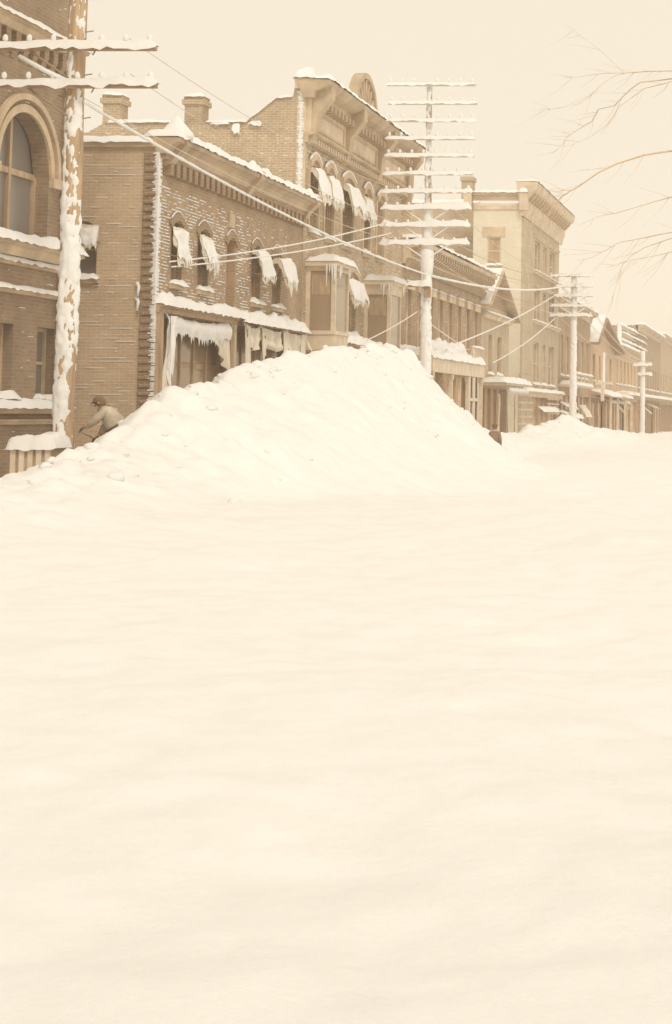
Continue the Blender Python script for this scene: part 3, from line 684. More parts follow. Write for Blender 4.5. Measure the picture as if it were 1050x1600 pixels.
# end wall above A: stepped parapet, chimneys, light corner strip
PEb = PE(B0)
def ex(u, v): return fro(u, v, B0)
def par(q):
    pts = [ex(130, 215), ex(140, 205), ex(165, 191), ex(385, 190), ex(432, 153), ex(458, 150), ex(461, 136), ex(470, 130)]
    lo = 8.0
    for (xa, za), (xb, zb) in zip(pts, pts[1:]):
        xb = min(xb, -15.02)
        pp = []
        for o in (.004, -.3):
            for za_, zb_ in ((lo, lo), (za, zb)):
                pp += [PEb(xa, o, za_), PEb(xb, o, zb_)]
        q.hexa(pp)
part('parapet', 'brick_mid', rb, par)
def parsnow(q):
    for (u0, v0), (u1, v1), k in (((165, 191), (290, 190), 1), ((318, 190), (385, 190), 2), ((385, 190), (432, 153), 3), ((432, 153), (458, 150), 4)):
        (xa, za), (xb, zb) = ex(u0, v0), ex(u1, v1)
        snow(q, lambda s_, o, z: (s_, B0 - o, z + za + (zb - za) * (s_ - xa) / (xb - xa)), xa, xb, -.34, .05, 0, .10, k * 2.2, lip=.03)
part('snow_cap', 'snow', rb, parsnow, smooth=True)
for u0, u1, v0, v1 in ((164, 195, 150, 192), (291, 322, 152, 192)):
    (xa, za), (xb, zb) = fro(u0, v0, B0 + .3), fro(u1, v1, B0 + .3)
    ch = part('chimney', 'brick_mid', rb, lambda q: (q.box(xa + .05, xb - .05, B0 + .05, B0 + .65, zb - .3, za - .28), q.box(xa - .02, xb + .02, B0 - .02, B0 + .72, za - .28, za - .12), q.box(xa + .03, xb - .03, B0 + .03, B0 + .67, za - .12, za)))
    part('snow_cap', 'snow', rb, lambda q: snow(q, PE(B0 + .34), xa - .0, xb + .0, -.36, .36, za, .1, xa), parent=ch, smooth=True)
part('corner_strip', 'metal_pale', rb, lambda q: q.boxP(PEb, -15.26, -14.98, -.01, .07, 8.7, 12.35))
cf = part('corner_finial', 'metal_pale', rb, lambda q: q.box(-15.3, -14.72, B0 - .22, B0 + .26, 12.36, 12.72))
part('snow_cap', 'snow', rb, lambda q: snow(q, PE(B0), -15.36, -14.66, -.3, .28, 12.72, .34, 6.3), parent=cf, smooth=True)
def corner_frost(q):
    rr = random.Random(19)
    for i in range(420):
        z = rr.uniform(8.75, 12.3); w_ = min(.11, rr.expovariate(1 / .03) + .03)
        q.boxP(PEb, -15.14 - w_ * rr.random(), -15.14 + w_, .05, .075 + rr.uniform(0, .05), z, z + rr.uniform(.015, .06))
part('corner_frost', 'snow', rb, corner_frost, kind='stuff')
part('hanging_snow', 'snow', rb, lambda q: [snow(q, PE(B0 - .02), x_ - w_, x_ + w_, -.02, .07, z_, .09, x_, lip=l_) for x_, z_, w_, l_ in [(*fro(370, 196, B0), .12, .35), (*fro(345, 193, B0), .3, .04), (*fro(400, 192, B0), .2, .1)]], kind='stuff', smooth=True)
part('snow_streaks', 'snow', rb, lambda q: streaks(q, PEb, -21.5, -15.3, 8.7, 12.0, 420, random.Random(14), (), dens=lambda s, z: 1.0 if z < 11.2 else .0, lmax=.22, th=.02), kind='stuff')
part('snow_streaks', 'snow', rb, lambda q: streaks(q, P, B0 + .05, B1, 4.95, 10.6, 1300, random.Random(15), BW + [BM], dens=lambda s, z: .5 + .6 * nz(s, z), lmax=.4, th=.022), kind='stuff')
# oriel windows
def oriel(Y0, Y1, z0, z1, zw0, zw1, pr, seed):
    ob = part('oriel', 'wood_cream', rb, lambda q: (
        q.boxP(P, Y0 + .04, Y1 - .04, 0, pr - .04, z0, zw0 - .12), q.boxP(P, Y0, Y1, 0, pr, zw0 - .12, zw0),
        q.boxP(P, Y0 + .02, Y1 - .02, 0, pr - .02, zw1, z1 - .16), q.boxP(P, Y0 - .12, Y1 + .12, 0, pr + .12, z1 - .16, z1),
        [q.boxP(P, a, a + .11, o, o + .13, zw0, zw1) for a in (Y0 + .03, Y1 - .14) for o in (.0, pr - .16)],
        q.boxP(P, Y0 + .14, Y1 - .14, .02, pr - .16, z0 + .2, z1 - .3)))
    PS = PE(Y0)
    part('pane', 'glass', rb, lambda q: q.box(-15 + .13, -15 + pr - .16, Y0 + .06, Y0 + .08, zw0, zw1), parent=ob)
    part('pane', 'glass', rb, lambda q: q.box(-15 + pr - .1, -15 + pr - .08, Y0 + .14, Y1 - .14, zw0, zw1), parent=ob)
    part('blind', 'wood_brown', rb, lambda q: q.box(-15 + .18, -15 + pr - .2, Y0 + .045, Y0 + .058, zw1 - .75, zw1 - .12), parent=ob)
    part('snow_cap', 'snow', rb, lambda q: snow(q, P, Y0 - .16, Y1 + .16, 0, pr + .18, z1, .2, seed, lip=.07), parent=ob, smooth=True)
    rr = random.Random(seed)
    def ic(q):
        for k in range(9):
            x_ = -15 + rr.uniform(.55, 1) * pr + .08; l = rr.uniform(.15, .75)
            q.tube([(x_, Y0 - .12, z1 - .1), (x_, Y0 - .12, z1 - .1 - l)], .03, 5, .006)
        for k in range(6):
            y_ = rr.uniform(Y0, Y1); l = rr.uniform(.1, .5); q.tube([(-15 + pr + .1, y_, z1 - .1), (-15 + pr + .1, y_, z1 - .1 - l)], .03, 5, .006)
    part('icicles', 'snow', rb, ic, parent=ob, kind='stuff')
oriel(52.0, 53.7, 4.25, 7.02, 4.85, 6.72, .95, 41)
oriel(59.2, 60.9, 4.25, 7.0, 4.55, 6.5, .97, 42)
cornice(rb, P, 53.75, 59.1, 4.62, [(-.02, -.4), (.4, -.4), (.5, -.15), (.75, -.1), (.75, 0), (-.02, 0)], 'wood_brown', .24, 9.4, 'shop_cornice')
cornice(rb, P, 61.0, 64.9, 4.62, [(-.02, -.4), (.4, -.4), (.5, -.15), (.75, -.1), (.75, 0), (-.02, 0)], 'wood_brown', .26, 9.9, 'shop_cornice')

# ---- generic plainer buildings farther along
def arches_row(root, P, s0, s1, n, zt, mat, w, o, h_): return row_parts('dentil', mat, root, P, s0, s1, n, w, 0, o, zt - h_, zt, taper=.3)
# C: long two-storey row with bracketed eaves
C0, C1, CT = 64.95, 82.0, 8.8
rc = thing('brick_building', 'long two-storey brick row with snowy bracketed eaves behind the many-armed pole', 'building', (-15, 73.5, 0))
CWY = [65.7 + 2.05 * i for i in range(8)]
CW = [(y, y + .95, 4.9, 7.2) for y in CWY]
SC = [(65.2, 73.2, .25, 4.2, 0, .4), (73.6, 81.7, .25, 4.2, 0, .4)]
P = shell(rc, C0, C1, CT, 'brick_dark', CW + SC, dp=.2, depth=12)
for i, h_ in enumerate(CW):
    window(rc, P, *h_, .18, fmat='wood_cream', snowth=.1, seed=50 + i)
    l = part('lintel', 'metal_pale', rc, lambda q: q.boxP(P, h_[0] - .18, h_[1] + .18, -.01, .12, 7.2, 7.5))
    part('snow_cap', 'snow', rc, lambda q: snow(q, P, h_[0] - .2, h_[1] + .2, 0, .16, 7.5, .07, i), parent=l, smooth=True)
cornice(rc, P, C0, C1 + .1, 9.05, [(-.02, -.9), (.12, -.9), (.14, -.72), (.3, -.68), (.34, -.3), (.6, -.2), (.75, -.15), (.76, 0), (-.4, .1)], 'metal_pale', .16, 5.5)
row_parts('bracket', 'metal_cornice', rc, P, C0 + .1, C1, 34, .22, .3, .68, 8.45, 8.88, taper=.3)
row_parts('dentil', 'metal_cornice', rc, P, C0 + .05, C1, 56, .15, .1, .26, 7.98, 8.26, taper=.3)
for a, b_, *_r in SC:
    f_ = part('shop_front', 'shop_dark', rc, lambda q: q.boxP(P, a, b_, -.4, -.34, .25, 4.2))
    for i in range(8):
        y = a + (b_ - a - .12) * i / 7
        part('mullion', 'wood_cream' if i % 2 == 0 else 'wood_brown', rc, lambda q: q.boxP(P, y, y + .12, -.34, -.22, .25, 4.2), parent=f_)
for u in (730, 737.5, 745):
    y = fac(u, 620)[0]
    part('door_frame', 'sign_white', rc, lambda q: q.boxP(P, y, y + .5, .002, .06, .2, 4.18))
y0_, y1_ = fac(728, 620)[0], fac(748, 620)[0]
part('door_frame', 'sign_white', rc, lambda q: (q.boxP(P, y0_, y1_ + .3, .061, .09, 2.9, 3.05), ))
part('snow_streaks', 'snow', rc, lambda q: streaks(q, P, C0, C1, 4.6, 7.9, 260, random.Random(16), CW, lmax=.5, th=.022), kind='stuff')
# sidewalk canopy in front of B and C
cn = thing('shop_canopy', 'snow-covered flat sidewalk canopy with a balustrade at its far end', 'canopy', (-13.9, 67, 0))
KY0, KY1, KX = 61.2, 71.6, -12.95
part('canopy_roof', 'wood_cream', cn, lambda q: (q.box(-14.2, KX, KY0, KY1, 4.3, 4.42), q.box(KX - .12, KX + .02, KY0 - .02, KY1 + .02, 3.82, 4.302), q.box(-14.2, KX, KY1 - .1, KY1 + .012, 3.84, 4.301)))
part('snow_cap', 'snow', cn, lambda q: snow(q, PF(-15), KY0, KY1 + .05, .8, -KX * 0 + 2.12, 4.42, .26, 3.7, lip=.08), smooth=True)
part('snow_block', 'snow', cn, lambda q: snow(q, PF(-15), 63.5, 70.2, .85, 1.75, 4.55, .62, 8.8), smooth=True)
for y in (KY0 + .2, 65.0, 68.4, KY1 - .2):
    part('canopy_post', 'wood_cream', cn, lambda q: (q.box(KX - .16, KX - .02, y - .07, y + .07, 0, 3.82), q.box(KX - .2, KX + .015, y - .1, y + .1, 3.6, 3.81)))
part('rail', 'wood_cream', cn, lambda q: (q.box(KX - .14, KX - .06, 69.6, KY1, 5.0, 5.07), q.box(-14.2, KX - .14, KY1 - .12, KY1 - .04, 5.0, 5.07)))
mb = MB(); mb.box(KX - .12, KX - .08, 69.6, 69.64, 4.4, 5.0); bal = mb.build('baluster', 'wood_cream', cn)
for i in range(1, 9): copy_part(bal, (0, i * .24, 0))
for i in range(5): copy_part(bal, (-.2 - .24 * i, KY1 - .1 - 69.6, 0))
part('snow_cap', 'snow', cn, lambda q: snow(q, PF(KX - .18), 69.55, KY1, 0, .18, 5.07, .08, 2.2), smooth=True)

# C2: narrow gabled building
G0, G1 = 82.05, 90.2
rg = thing('brick_building', 'narrow brick building with a snow-edged gable next to the pale tall block', 'building', (-15, 86, 0))
GW = [(fac(763, 560)[0], fac(768, 560)[0] + .1, 4.3, 6.3), (fac(777, 560)[0], fac(783, 560)[0] + .1, 4.3, 6.3)]
P = shell(rg, G0, G1, 7.7, 'brick_pale', GW + [(82.4, 89.8, .25, 3.6, 0, .4)], dp=.18, depth=10)
for i, h_ in enumerate(GW): window(rg, P, *h_, .16, snowth=.16, seed=70 + i)
gm, gz = 85.2, 9.35
def gable(q):
    q.add([P(G0, 0, 7.7), P(G1, 0, 7.7), P(gm, 0, gz)], [(0, 1, 2)])
part('gable', 'brick_dark', rg, gable)
def rslope(q, off, x1, th):
    for (ya, za), (yb, zb) in (((G0 - .35, 7.55), (gm, gz + .12)), ((gm, gz + .12), (G1 + .45, 7.2))):
        pp = []
        for x in (-25, x1):
            for d in (0, th):
                pp += [(x, ya, za + off + d), (x, yb, zb + off + d)]
        q.hexa(pp)
part('roof_slope', 'metal_cornice', rg, lambda q: rslope(q, 0, -14.45, .12))
part('roof_snow', 'snow', rg, lambda q: rslope(q, .125, -14.55, .14))
belt(rg, P, G0, G1, 7.35, .3, .3, .08, 'metal_pale')
part('shop_front', 'shop_dark', rg, lambda q: q.boxP(P, 82.4, 89.8, -.4, -.34, .25, 3.6))
for i in range(5): part('mullion', 'wood_brown', rg, lambda q: q.boxP(P, 82.5 + i * 1.75, 82.64 + i * 1.75, -.34, -.2, .25, 3.6))
part('awning_board', 'wood_cream', rg, lambda q: q.boxP(P, 81.9, 89.6, .0, 1.3, 3.72, 3.86))
part('snow_cap', 'snow', rg, lambda q: snow(q, P, 81.8, 89.7, .03, 1.35, 3.86, .26, 4.4), smooth=True)
part('rolled_awning', 'snow', rg, lambda q: q.tube([P(83.2 + .35 * i, 1.2 + .06 * nz(i * .8, 2), 3.5 + .08 * nz(i * .7, 7)) for i in range(17)], lambda i: .13 + .07 * nz(i * .8, 3), 8), smooth=True)
for y in (83.6, 86.5, 88.6): part('hanging_canvas', 'canvas', rg, lambda q: drape(q, P, lambda a: (y + .45 * a, 3.3), lambda a: (y + .1 + .3 * a, 1.2), .6, 2, .05, y), smooth=True)

# D: tall pale block
D0, D1, DT = 94.0, 109.6, 14.2
rd = thing('brick_building', 'tall pale block with overhanging cornice and one window in its cream end wall', 'building', (-15, 101.8, 0))
cols_ = [(834.5, 842.5), (847.5, 853), (857.5, 865.5)]
rows_ = [(374, 423), (451, 501), (534, 600)]
DW = []
for r0, r1 in rows_:
    z1_, z0_ = fac(834, r0)[1], fac(834, r1)[1]
    for u0, u1 in cols_: DW.append((fac(u0, 500)[0], fac(u1, 500)[0], z0_, z1_))
wx0, wz1 = fro(761, 370, D0); wx1, wz0 = fro(782, 414, D0)
P = shell(rd, D0, D1, DT, 'brick_pale', DW + [(98.5, 109.2, .3, 3.5, 0, .4)], dp=.2, depth=2.72, endmat='brick_cream', endholes=[(wx0, wx1, wz0, wz1)])
for i, h_ in enumerate(DW): window(rd, P, *h_, .18, fmat='wood_cream', snowth=.0 if i < 6 else .14, sill=None if i < 6 else 'stone', seed=80 + i)
for r0, r1 in rows_[:2]:
    z0_ = fac(834, r1)[1]
    belt(rd, P, 98.4, D1 - .3, z0_, .18, .25, .08, 'metal_pale', seed=z0_)
    belt(rd, P, 98.4, D1 - .3, fac(834, r0)[1] + .35, .2, .12, .0, 'stone')
wd = window(rd, PE(D0), wx0, wx1, wz0, wz1, .12, fmat='wood_cream', gmat='wood_brown', snowth=.13, seed=91)
part('lintel', 'stone', rd, lambda q: q.boxP(PE(D0), wx0 - .25, wx1 + .25, -.01, .05, wz1, wz1 + .55))
part('corner_pier', 'brick_pale', rd, lambda q: (q.boxP(P, D0 - .05, 98.2, -.05, .1, 0, 4.6)))
part('corner_pier', 'brick_pale', rd, lambda q: (q.boxP(P, D0 + .02, 97.6, -.05, .12, 4.6, 13.4)))
for k in range(10): part('pier_band', 'metal_pale', rd, lambda q: q.boxP(P, D0 - .06, 98.22, -.03, .13, .5 + .4 * k, .62 + .4 * k))
DZ = fac(850, 319)[1] + .15
cornice(rd, P, D0 - .3, D1 + .7, DZ, [(-.02, -1.9), (.1, -1.9), (.16, -1.5), (.25, -1.4), (.3, -.9), (.55, -.6), (.8, -.45), (.9, -.3), (.92, 0), (-.3, .05)], 'metal_pale', .12, 6.6)
row_parts('bracket', 'metal_cornice', rd, P, D0 + .2, D1 + .3, 16, .28, .3, .72, DZ - 1.0, DZ - .45, taper=.3)
zt_ = fro(770, 301, D0)[1]; zb_ = fro(770, 322, D0)[1]
cornice(rd, PE(D0), -17.75, -15.0, zt_, [(-.02, -.45), (.1, -.45), (.14, -.2), (.28, -.15), (.3, 0), (-.3, .03)], 'metal_cornice', .1, 2.6, 'end_cornice')
part('end_belt', 'metal_pale', rd, lambda q: q.boxP(PE(D0), -17.72, -15.1, -.01, .08, zb_ - .2, zb_))
for u, w_ in ((818, 12), (731, 12)):
    xx, zz_ = fro(u, 320, D0 - .3); ww = w_ / 27.5
    fi = part('finial', 'metal_pale', rd, lambda q: q.box(xx - ww / 2, xx + ww / 2, D0 - .45, D0 + .1, zz_ - .3, zz_ + .75))
    part('snow_cap', 'snow', rd, lambda q: snow(q, PE(D0 - .18), xx - ww / 2 - .04, xx + ww / 2 + .04, -.3, .3, zz_ + .75, .2, u), parent=fi, smooth=True)
belt(rd, P, D0 - .1, D1, fac(840, 612)[1], .35, .45, .16, 'metal_pale', seed=12)
part('shop_front', 'shop_dark', rd, lambda q: q.boxP(P, 98.5, 109.2, -.4, -.34, .3, 3.5))
for i in range(6): part('mullion', 'wood_cream', rd, lambda q: q.boxP(P, 98.6 + i * 2.05, 98.8 + i * 2.05, -.34, -.2, .3, 3.5))
part('shop_awning', 'canvas', rd, lambda q: q.add([P(100.5, .1, 2.75), P(107.5, .1, 2.75), P(107.5, .4, 2.45), P(100.5, .4, 2.45)], [(0, 1, 2, 3)]))
part('snow_cap', 'snow', rd, lambda q: snow(q, lambda s_, o, z: P(s_, o, z + 2.83 - .75 * o), 100.4, 107.6, .06, .44, 0, .12, 9), smooth=True)
part('rail_slats', 'metal_pale', rd, lambda q: [q.boxP(P, 103.5, 109, .15, .22, z, z + .1) for z in (2.3, 2.6, 2.9, 3.2)])
rw = fro(604, 318, 96.5)
part('rear_wing', 'brick_mid', rd, lambda q: q.box(-26.0, -17.74, 96.0, 109, 0, rw[1]))
part('wing_snow', 'snow', rd, lambda q: snow(q, PE(96.5), -26.1, -17.8, -1.2, .6, rw[1], .2, 14), smooth=True)
cx0, cz1 = fro(721, 277, 97.5); cx1, cz0 = fro(741, 312, 97.5)
part('chimney', 'brick_pale', rd, lambda q: (q.box(cx0 + .06, cx1 - .06, 97.2, 98.0, cz0 - 1, cz1 - .25), q.box(cx0, cx1, 97.1, 98.1, cz1 - .25, cz1)))

# E: plain brick shop
def windows_rows(root, P, ys, rows, w, **kw):
    return [(y, y + w, a, b_) for a, b_ in rows for y in ys]
E0, E1, ET = 109.65, 127.5, 9.9
re_ = thing('brick_building', 'plain two-storey brick shop with a balcony next to the farthest telegraph pole', 'building', (-15, 118.5, 0))
EW = windows_rows(re_, None, [110.8, 113.6, 116.4, 119.2, 122.0, 124.8], [(4.9, 7.6)], 1.3)
P = shell(re_, E0, E1, ET, 'brick_dark', EW + [(110.2, 127, .3, 3.6, 0, .4)])
for i, h_ in enumerate(EW): window(re_, P, *h_, .18, fmat='wood_cream', snowth=.12, seed=100 + i)
cornice(re_, P, E0, E1, 10.0, [(-.02, -.8), (.1, -.8), (.2, -.4), (.6, -.25), (.62, 0), (-.3, 0)], 'metal_cornice', .2, 2)
part('shop_front', 'shop_dark', re_, lambda q: q.boxP(P, 110.2, 127, -.4, -.34, .3, 3.6))
for i in range(8): part('mullion', 'wood_brown', re_, lambda q: q.boxP(P, 110.4 + 2.3 * i, 110.6 + 2.3 * i, -.34, -.2, .3, 3.6))
part('balcony', 'wood_cream', re_, lambda q: (q.boxP(P, 110, 121, 0, 1.0, 4.15, 4.3), q.boxP(P, 110, 121, .9, .98, 4.95, 5.05)))
part('snow_cap', 'snow', re_, lambda q: snow(q, P, 110, 121, .03, 1.05, 4.3, .22, 3), smooth=True)
part('snow_cap', 'snow', re_, lambda q: snow(q, P, 110, 121, .84, 1.04, 5.05, .12, 5), smooth=True)
for i in range(6): part('balcony_post', 'wood_cream', re_, lambda q: q.boxP(P, 110.1 + i * 2.15, 110.2 + i * 2.15, .9, .98, 4.3, 4.95))

# F: gable-fronted wooden building with a deep snowy roof
F0, F1 = 127.6, 146.0
rf = thing('wooden_building', 'dark gable-fronted wooden store with a steep snowy roof', 'building', (-15, 137, 0))
FW = windows_rows(rf, None, [129.5, 133.5, 137.5, 141.5], [(4.9, 7.0)], 1.4)
P = shell(rf, F0, F1, 7.9, 'shop_dark', FW + [(128.2, 145.4, .3, 3.6, 0, .4)])
for i, h_ in enumerate(FW): window(rf, P, *h_, .16, snowth=.14, seed=120 + i)
fm, fz = 132.5, 9.6
part('gable', 'shop_dark', rf, lambda q: q.add([P(F0, 0, 7.9), P(F1, 0, 7.9), P(fm, 0, fz)], [(0, 1, 2)]))
def fsl(q, off, x1, th):
    for (ya, za), (yb, zb) in (((F0 - .6, 7.6), (fm, fz + .15)), ((fm, fz + .15), (F1 + .5, 7.5))):
        pp = []
        for x in (-28, x1):
            for d in (0, th): pp += [(x, ya, za + off + d), (x, yb, zb + off + d)]
        q.hexa(pp)
part('roof_slope', 'roof_tar', rf, lambda q: fsl(q, 0, -14.2, .2))
part('roof_snow', 'snow', rf, lambda q: fsl(q, .205, -14.35, .25))
part('shop_front', 'shop_dark', rf, lambda q: q.boxP(P, 128.2, 145.4, -.4, -.34, .3, 3.6))
for i in range(9): part('mullion', 'wood_brown', rf, lambda q: q.boxP(P, 128.4 + 2.1 * i, 128.6 + 2.1 * i, -.34, -.2, .3, 3.6))
part('porch_roof', 'wood_brown', rf, lambda q: q.prismP(P, F0 + .2, F1, [(0, 3.9), (1.6, 3.6), (1.6, 3.75), (0, 4.15)]))
for fa, fb, fo, ft in ((F0 + .2, 136.0, .05, .28), (141, F1, .6, .14)): part('snow_cap', 'snow', rf, lambda q: snow(q, lambda s_, o, z: P(s_, o, z + 4.15 - .25 * o), fa, fb, fo, 1.65, 0, ft, fa), smooth=True)
part('leaning_board', 'snow', rf, lambda q: q.add([P(127.9, .9, 4.35), P(129.2, .9, 4.35), P(131.0, .7, 7.1), P(130.0, .7, 7.15), P(127.9, .98, 4.35), P(129.2, .98, 4.35), P(131.0, .78, 7.1), P(130.0, .78, 7.15)], [(0, 1, 2, 3), (4, 5, 6, 7), (0, 1, 5, 4), (1, 2, 6, 5), (2, 3, 7, 6), (3, 0, 4, 7)]))
for y in (F0 + 1, 134, 140, 145.5): part('porch_post', 'wood_cream', rf, lambda q: q.boxP(P, y, y + .16, 1.4, 1.56, 0, 3.62))

# G, H: last buildings of the row
def last_building(name, label, Y0, Y1, zt, mat, seed):
    r = thing(name, label, 'building', (-15, (Y0 + Y1) / 2, 0))
    n = int((Y1 - Y0) / 3.6); ys_ = [Y0 + 1.1 + i * (Y1 - Y0 - 1.5) / n for i in range(n)]
    W_ = windows_rows(r, None, ys_, [(5.0, 7.2)], 1.4)
    P_ = shell(r, Y0, Y1, zt, mat, W_ + [(Y0 + .5, Y1 - .5, .3, 3.6, 0, .4)])
    for i, h_ in enumerate(W_): window(r, P_, *h_, .16, snowth=.15, fmat='wood_cream', seed=seed + i)
    part('shop_front', 'shop_dark', r, lambda q: q.boxP(P_, Y0 + .5, Y1 - .5, -.4, -.34, .3, 3.6))
    for i in range(int((Y1 - Y0) / 2.4)): part('mullion', 'wood_brown', r, lambda q: q.boxP(P_, Y0 + .6 + 2.4 * i, Y0 + .85 + 2.4 * i, -.34, -.2, .3, 3.6))
    cornice(r, P_, Y0, Y1, zt + .1, [(-.02, -.7), (.1, -.7), (.2, -.4), (.6, -.25), (.62, 0), (-.3, 0)], 'metal_cornice', .25, seed)
    belt(r, P_, Y0, Y1, 4.15, .3, .9, .25, 'wood_brown', seed)
    return r, P_
rG, PG = last_building('wooden_building', 'brown wooden store carrying a snowy sign frame on its roof', 146.05, 168, 8.3, 'shop_dark', 140)
rH, PH = last_building('brick_building', 'farthest brick shop at the end of the snowy street', 168.1, 198, 11.3, 'brick_dark', 160)
rI, PI_ = last_building('wooden_building', 'last wooden store beyond the farthest brick shop', 198.1, 240, 11.8, 'wood_brown', 180)
rq = random.Random(77)
for root_, P_, ya, yb in ((re_, PF(-15.0), 110.5, 126.5), (rf, PF(-15.0), 128.5, 145), (rG, PG, 147, 167), (rH, PH, 169, 197)):
    y = ya
    while y < yb - 3:
        w_ = rq.uniform(2.0, 4.5); zt_ = rq.uniform(2.9, 3.5); dr = rq.uniform(.35, .9); o_ = rq.uniform(.3, 1.0); kind_ = rq.random()
        if kind_ < .5:
            aw_ = part('shop_awning', rq.choice(('canvas', 'canvas_dark', 'canvas_dark')), root_, lambda q: drape(q, lambda s_, o, z: P_(s_, o, z), lambda a: (y + w_ * a, zt_), lambda a: (y + w_ * a, zt_ - dr), .05, 4, .04, y, flare=o_), smooth=True)
            part('snow_cap', 'snow', root_, lambda q: snow(q, lambda s_, o, z: P_(s_, o, z + zt_ + .04 - dr * o / o_), y, y + w_ * rq.uniform(.5, 1), .04, o_ * rq.uniform(.35, .9), 0, .08, y), parent=aw_, smooth=True)
        elif kind_ < .8:
            part('doorway', 'shop_dark', root_, lambda q: (q.boxP(P_, y, y + 1.3, -.19, .08, .2, 3.2), q.boxP(P_, y + .1, y + 1.2, .081, .1, .3, 2.3)))
        y += w_ + rq.uniform(.6, 2.2)
# snowy frame standing on G's roof edge
fY0, fz1 = fac(978, 513, -14.6); fY1 = fac(1016, 540, -14.6)[0]
sf = part('sign_frame', 'wood_cream', rG, lambda q: (q.boxP(PG, fY0, fY0 + .25, -.3, -.1, 8.3, 10.4), q.boxP(PG, fY1, fY1 + .25, -.3, -.1, 8.3, 10.4), [q.boxP(PG, fY0 + .25, fY1, -.28, -.12, z, z + .15) for z in (8.9, 9.6, 10.25)]))
part('snow_cap', 'snow', rG, lambda q: [snow(q, PG, fY0, fY1, -.5, .15, z, .3, z, ns=20) for z in (9.05, 9.75, 10.4)], parent=sf, smooth=True)
part('brace', 'snow', rG, lambda q: q.tube([PG(fY0 - 2.6, .1, 8.5), PG(fY0, -.2, 10.5)], .2, 6), parent=sf, smooth=True)
# small shop signs
def sign(u, v, X, w, h_, label, snowy=.08):
    Y_, Z_ = fac(u, v, X); mb = MB(); mb.box(X - .04, X, Y_ - w / 2, Y_ + w / 2, Z_ - h_ / 2, Z_ + h_ / 2)
    return tag_sign(mb, (X, Y_, Z_ - h_ / 2), label)
def tag_sign(mb, loc, label): return single('shop_sign', mb, 'sign_white', loc, label, 'sign')
mbs = MB(); yS, zS = fac(974, 617, -13.9); mbs.box(-14.35, -13.45, yS - .05, yS + .05, zS - .2, zS + .25); mbs.box(-15.0, -14.35, yS - .03, yS + .03, zS + .12, zS + .18)
tag_sign(mbs, (-14.4, yS, zS - .2), 'small blank white board sign projecting over the sidewalk at the far shops')
mbs = MB(); yS, zS = fac(943, 612, -13.9)
mbs.box(-14.1, -13.85, yS - .06, yS + .06, zS - .7, zS + .55); mbs.box(-14.5, -13.3, yS - .07, yS + .07, zS + .55, zS + .75); mbs.box(-15.0, -14.1, yS - .03, yS + .03, zS + .2, zS + .27)
tag_sign(mbs, (-14.4, yS, zS - .7), 'T-shaped snow-whitened hanging sign beside the gabled wooden store')
for k, (u0, u1, v) in enumerate(((956, 985, 628), (901, 912, 652))):
    y0_, z0_ = fac(u0, v, -13.8); y1_ = fac(u1, v, -13.8)[0]
    mb = MB(); snow(mb, lambda s_, o, z: (-15 + o, s_, z + z0_ - .35 * o + .4), y0_, y1_, .0, 1.25, 0, .16, k)
    mb.quad((-15, y0_, z0_ + .38), (-15, y1_, z0_ + .38), (-13.75, y1_, z0_ - .06), (-13.75, y0_, z0_ - .06))
    single('shop_awning', mb, 'snow', (-15, (y0_ + y1_) / 2, z0_ - .06), ('long snow-covered awning over the brown wooden store' if k == 0 else 'short snow-covered awning just past the farthest telegraph pole'), 'awning', smooth=True)

